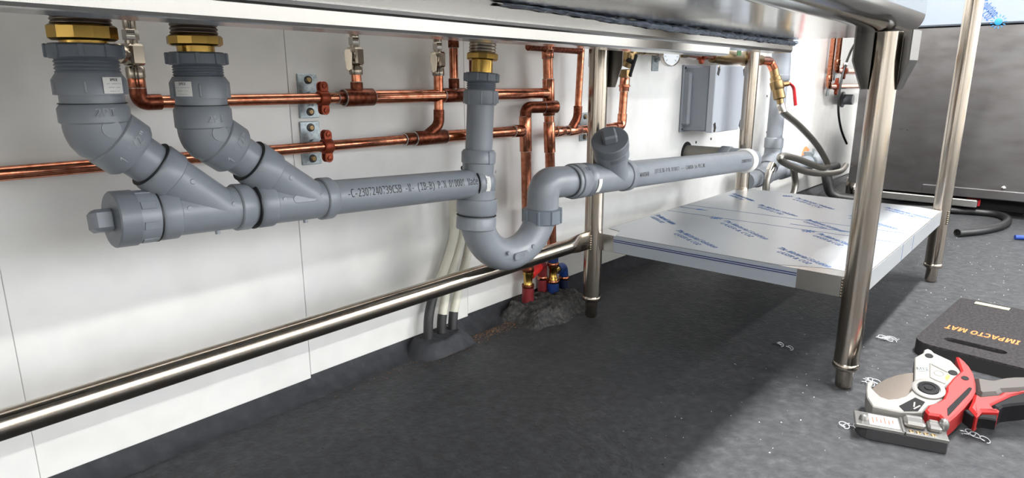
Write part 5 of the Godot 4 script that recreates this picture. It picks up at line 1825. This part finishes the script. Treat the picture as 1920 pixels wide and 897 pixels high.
	b.box(at.call(0.052, 0.023, 0.026), Vector3(0.004, 0.002, 0.046), 0.0006, bs)
	part("deck", b, M.die_cast, t)
	b = MB.new()
	b.box(at.call(0.027, 0.023, 0.0256), Vector3(0.040, 0.0006, 0.034), 0.0, bs)
	part("paper_label", b, M.paper, t, "white paper label with faded red print")
	b = MB.new()
	for k in 6:
		b.box(at.call(0.012 + k * 0.0055, 0.023 + (0.002 if k % 2 else -0.002), 0.0260), Vector3(0.0018, 0.0003, 0.020 - (k % 3) * 0.004), 0.0, bs)
	part("label_print", b, M.print_red, t)
	b = MB.new()
	b.box(at.call(0.068, 0.029, 0.0295), Vector3(0.028, 0.012, 0.026), 0.004, bs)
	b.box(at.call(0.094, 0.029, 0.0285), Vector3(0.018, 0.010, 0.024), 0.003, bs)
	b.box(at.call(0.068, 0.038, 0.0345), Vector3(0.022, 0.003, 0.006), 0.001, bs)
	b.box(at.call(0.094, 0.037, 0.0335), Vector3(0.012, 0.003, 0.006), 0.001, bs)
	part("raised_block", b, M.die_cast, t)
	b = MB.new()
	b.lathe([Vector2(0, 0), Vector2(0.0055, 0), Vector2(0.0065, 0.004), Vector2(0.0065, 0.010), Vector2(0.0045, 0.015), Vector2(0, 0.0165)], at.call(-0.001, 0.018, 0.018), Vector3.UP, 16)
	b.lathe([Vector2(0, 0), Vector2(0.0050, 0), Vector2(0.0055, 0.008), Vector2(0.0070, 0.010), Vector2(0.0070, 0.018), Vector2(0.0045, 0.023), Vector2(0, 0.0245)], at.call(0.107, 0.034, 0.018), Vector3.UP, 16)
	part("peg", b, M.die_cast, t)
	for k in 4:
		b = MB.new()
		b.lathe([Vector2(0.0014, 0), Vector2(0.0022, 0.0009), Vector2(0.0032, 0.0009), Vector2(0.0038, 0)], at.call(0.062 + k * 0.0095, 0.008, 0.0247), Vector3.UP, 16)
		part("ring_mark", b, M.brass_dull, t)
	# ---------------- plastic shavings
	var rng := RandomNumberGenerator.new()
	rng.seed = 19
	for q in [[Vector3(0.046, 0, 0.573), "pale curl of shaving beside the front sink leg", 0.006], [Vector3(0.300, 0, 0.552), "loose loops of pale shaving on the floor beside the mat", 0.009], [Vector3(-0.148, 0, 0.592), "pale curl of shaving at the left end of the metal gauge", 0.006], [Vector3(-0.052, 0, 0.744), "pale curl of shaving at the right end of the metal gauge", 0.005], [Vector3(0.12, 0, 0.40), "tiny pale shaving on the dark floor under the shelf edge", 0.004]]:
		var s := thing("shaving_curl", q[1], "shaving", q[0], "pale plastic shavings on the floor")
		b = MB.new()
		for k in 3:
			curl(b, q[0] + Vector3(rng.randf_range(-0.008, 0.008), 0.0, rng.randf_range(-0.012, 0.012)), q[2], 2, Vector3(rng.randf_range(-0.004, 0.004), 0, rng.randf_range(0.003, 0.008)), rng)
		part("curls", b, M.shaving, s)


# ================================================================ dirt and specks
func scatter(called: String, label: String, category: String, n: int, seed_: int, mat_: Material, place: Callable, size: Vector2) -> void:
	var rng := RandomNumberGenerator.new()
	rng.seed = seed_
	var b := MB.new()
	for i in n:
		var p: Vector3 = place.call(rng)
		var s := rng.randf_range(size.x, size.y)
		var q: Array = []
		for k in 4:
			var a := TAU * k / 4.0 + rng.randf() * 1.2
			q.append(p + Vector3(cos(a) * s * rng.randf_range(0.5, 1.2), 0.0003, sin(a) * s * rng.randf_range(0.5, 1.2)))
		var top := p + Vector3(0, s * rng.randf_range(0.4, 0.9) + 0.0003, 0)
		for k in 4:
			var nn: Vector3 = ((q[k] + q[(k + 1) % 4]) * 0.5 - p + Vector3(0, s * 0.6, 0)).normalized()
			b.tri(q[k], q[(k + 1) % 4], top, nn, nn, nn)
	var o := MeshInstance3D.new()
	o.name = called
	o.mesh = b.mesh()
	o.material_override = mat_
	add_child(o)
	o.set_meta("kind", "stuff")
	o.set_meta("label", label)
	o.set_meta("category", category)


func debris() -> void:
	scatter("floor_specks", "small pale specks of dust scattered over the grey floor", "dust", 520, 71, M.shaving, func(r: RandomNumberGenerator) -> Vector3: var q := Vector3(r.randf_range(-0.6, 1.9), 0, r.randf_range(0.32, 1.1)); return q if (q.x < 0.2 or q.x > 0.66 or q.z < 0.6) else Vector3(q.x + 0.5, 0, q.z), Vector2(0.0006, 0.0018))
	scatter("dark_grit", "dark grit scattered over the floor under the sink", "grit", 700, 73, M.dark_paint, func(r: RandomNumberGenerator) -> Vector3: return Vector3(r.randf_range(-1.2, 0.8), 0, -0.12 + absf(r.randfn(0.0, 0.25))), Vector2(0.0008, 0.0024))
	scatter("brown_dirt", "brown sawdust and dirt along the coved base", "dirt", 900, 79, mat(c8(126, 92, 62), 0.9), func(r: RandomNumberGenerator) -> Vector3: return Vector3(-0.15 + r.randfn(0.0, 0.16), 0, -0.125 + absf(r.randfn(0.0, 0.022))), Vector2(0.0006, 0.0022))
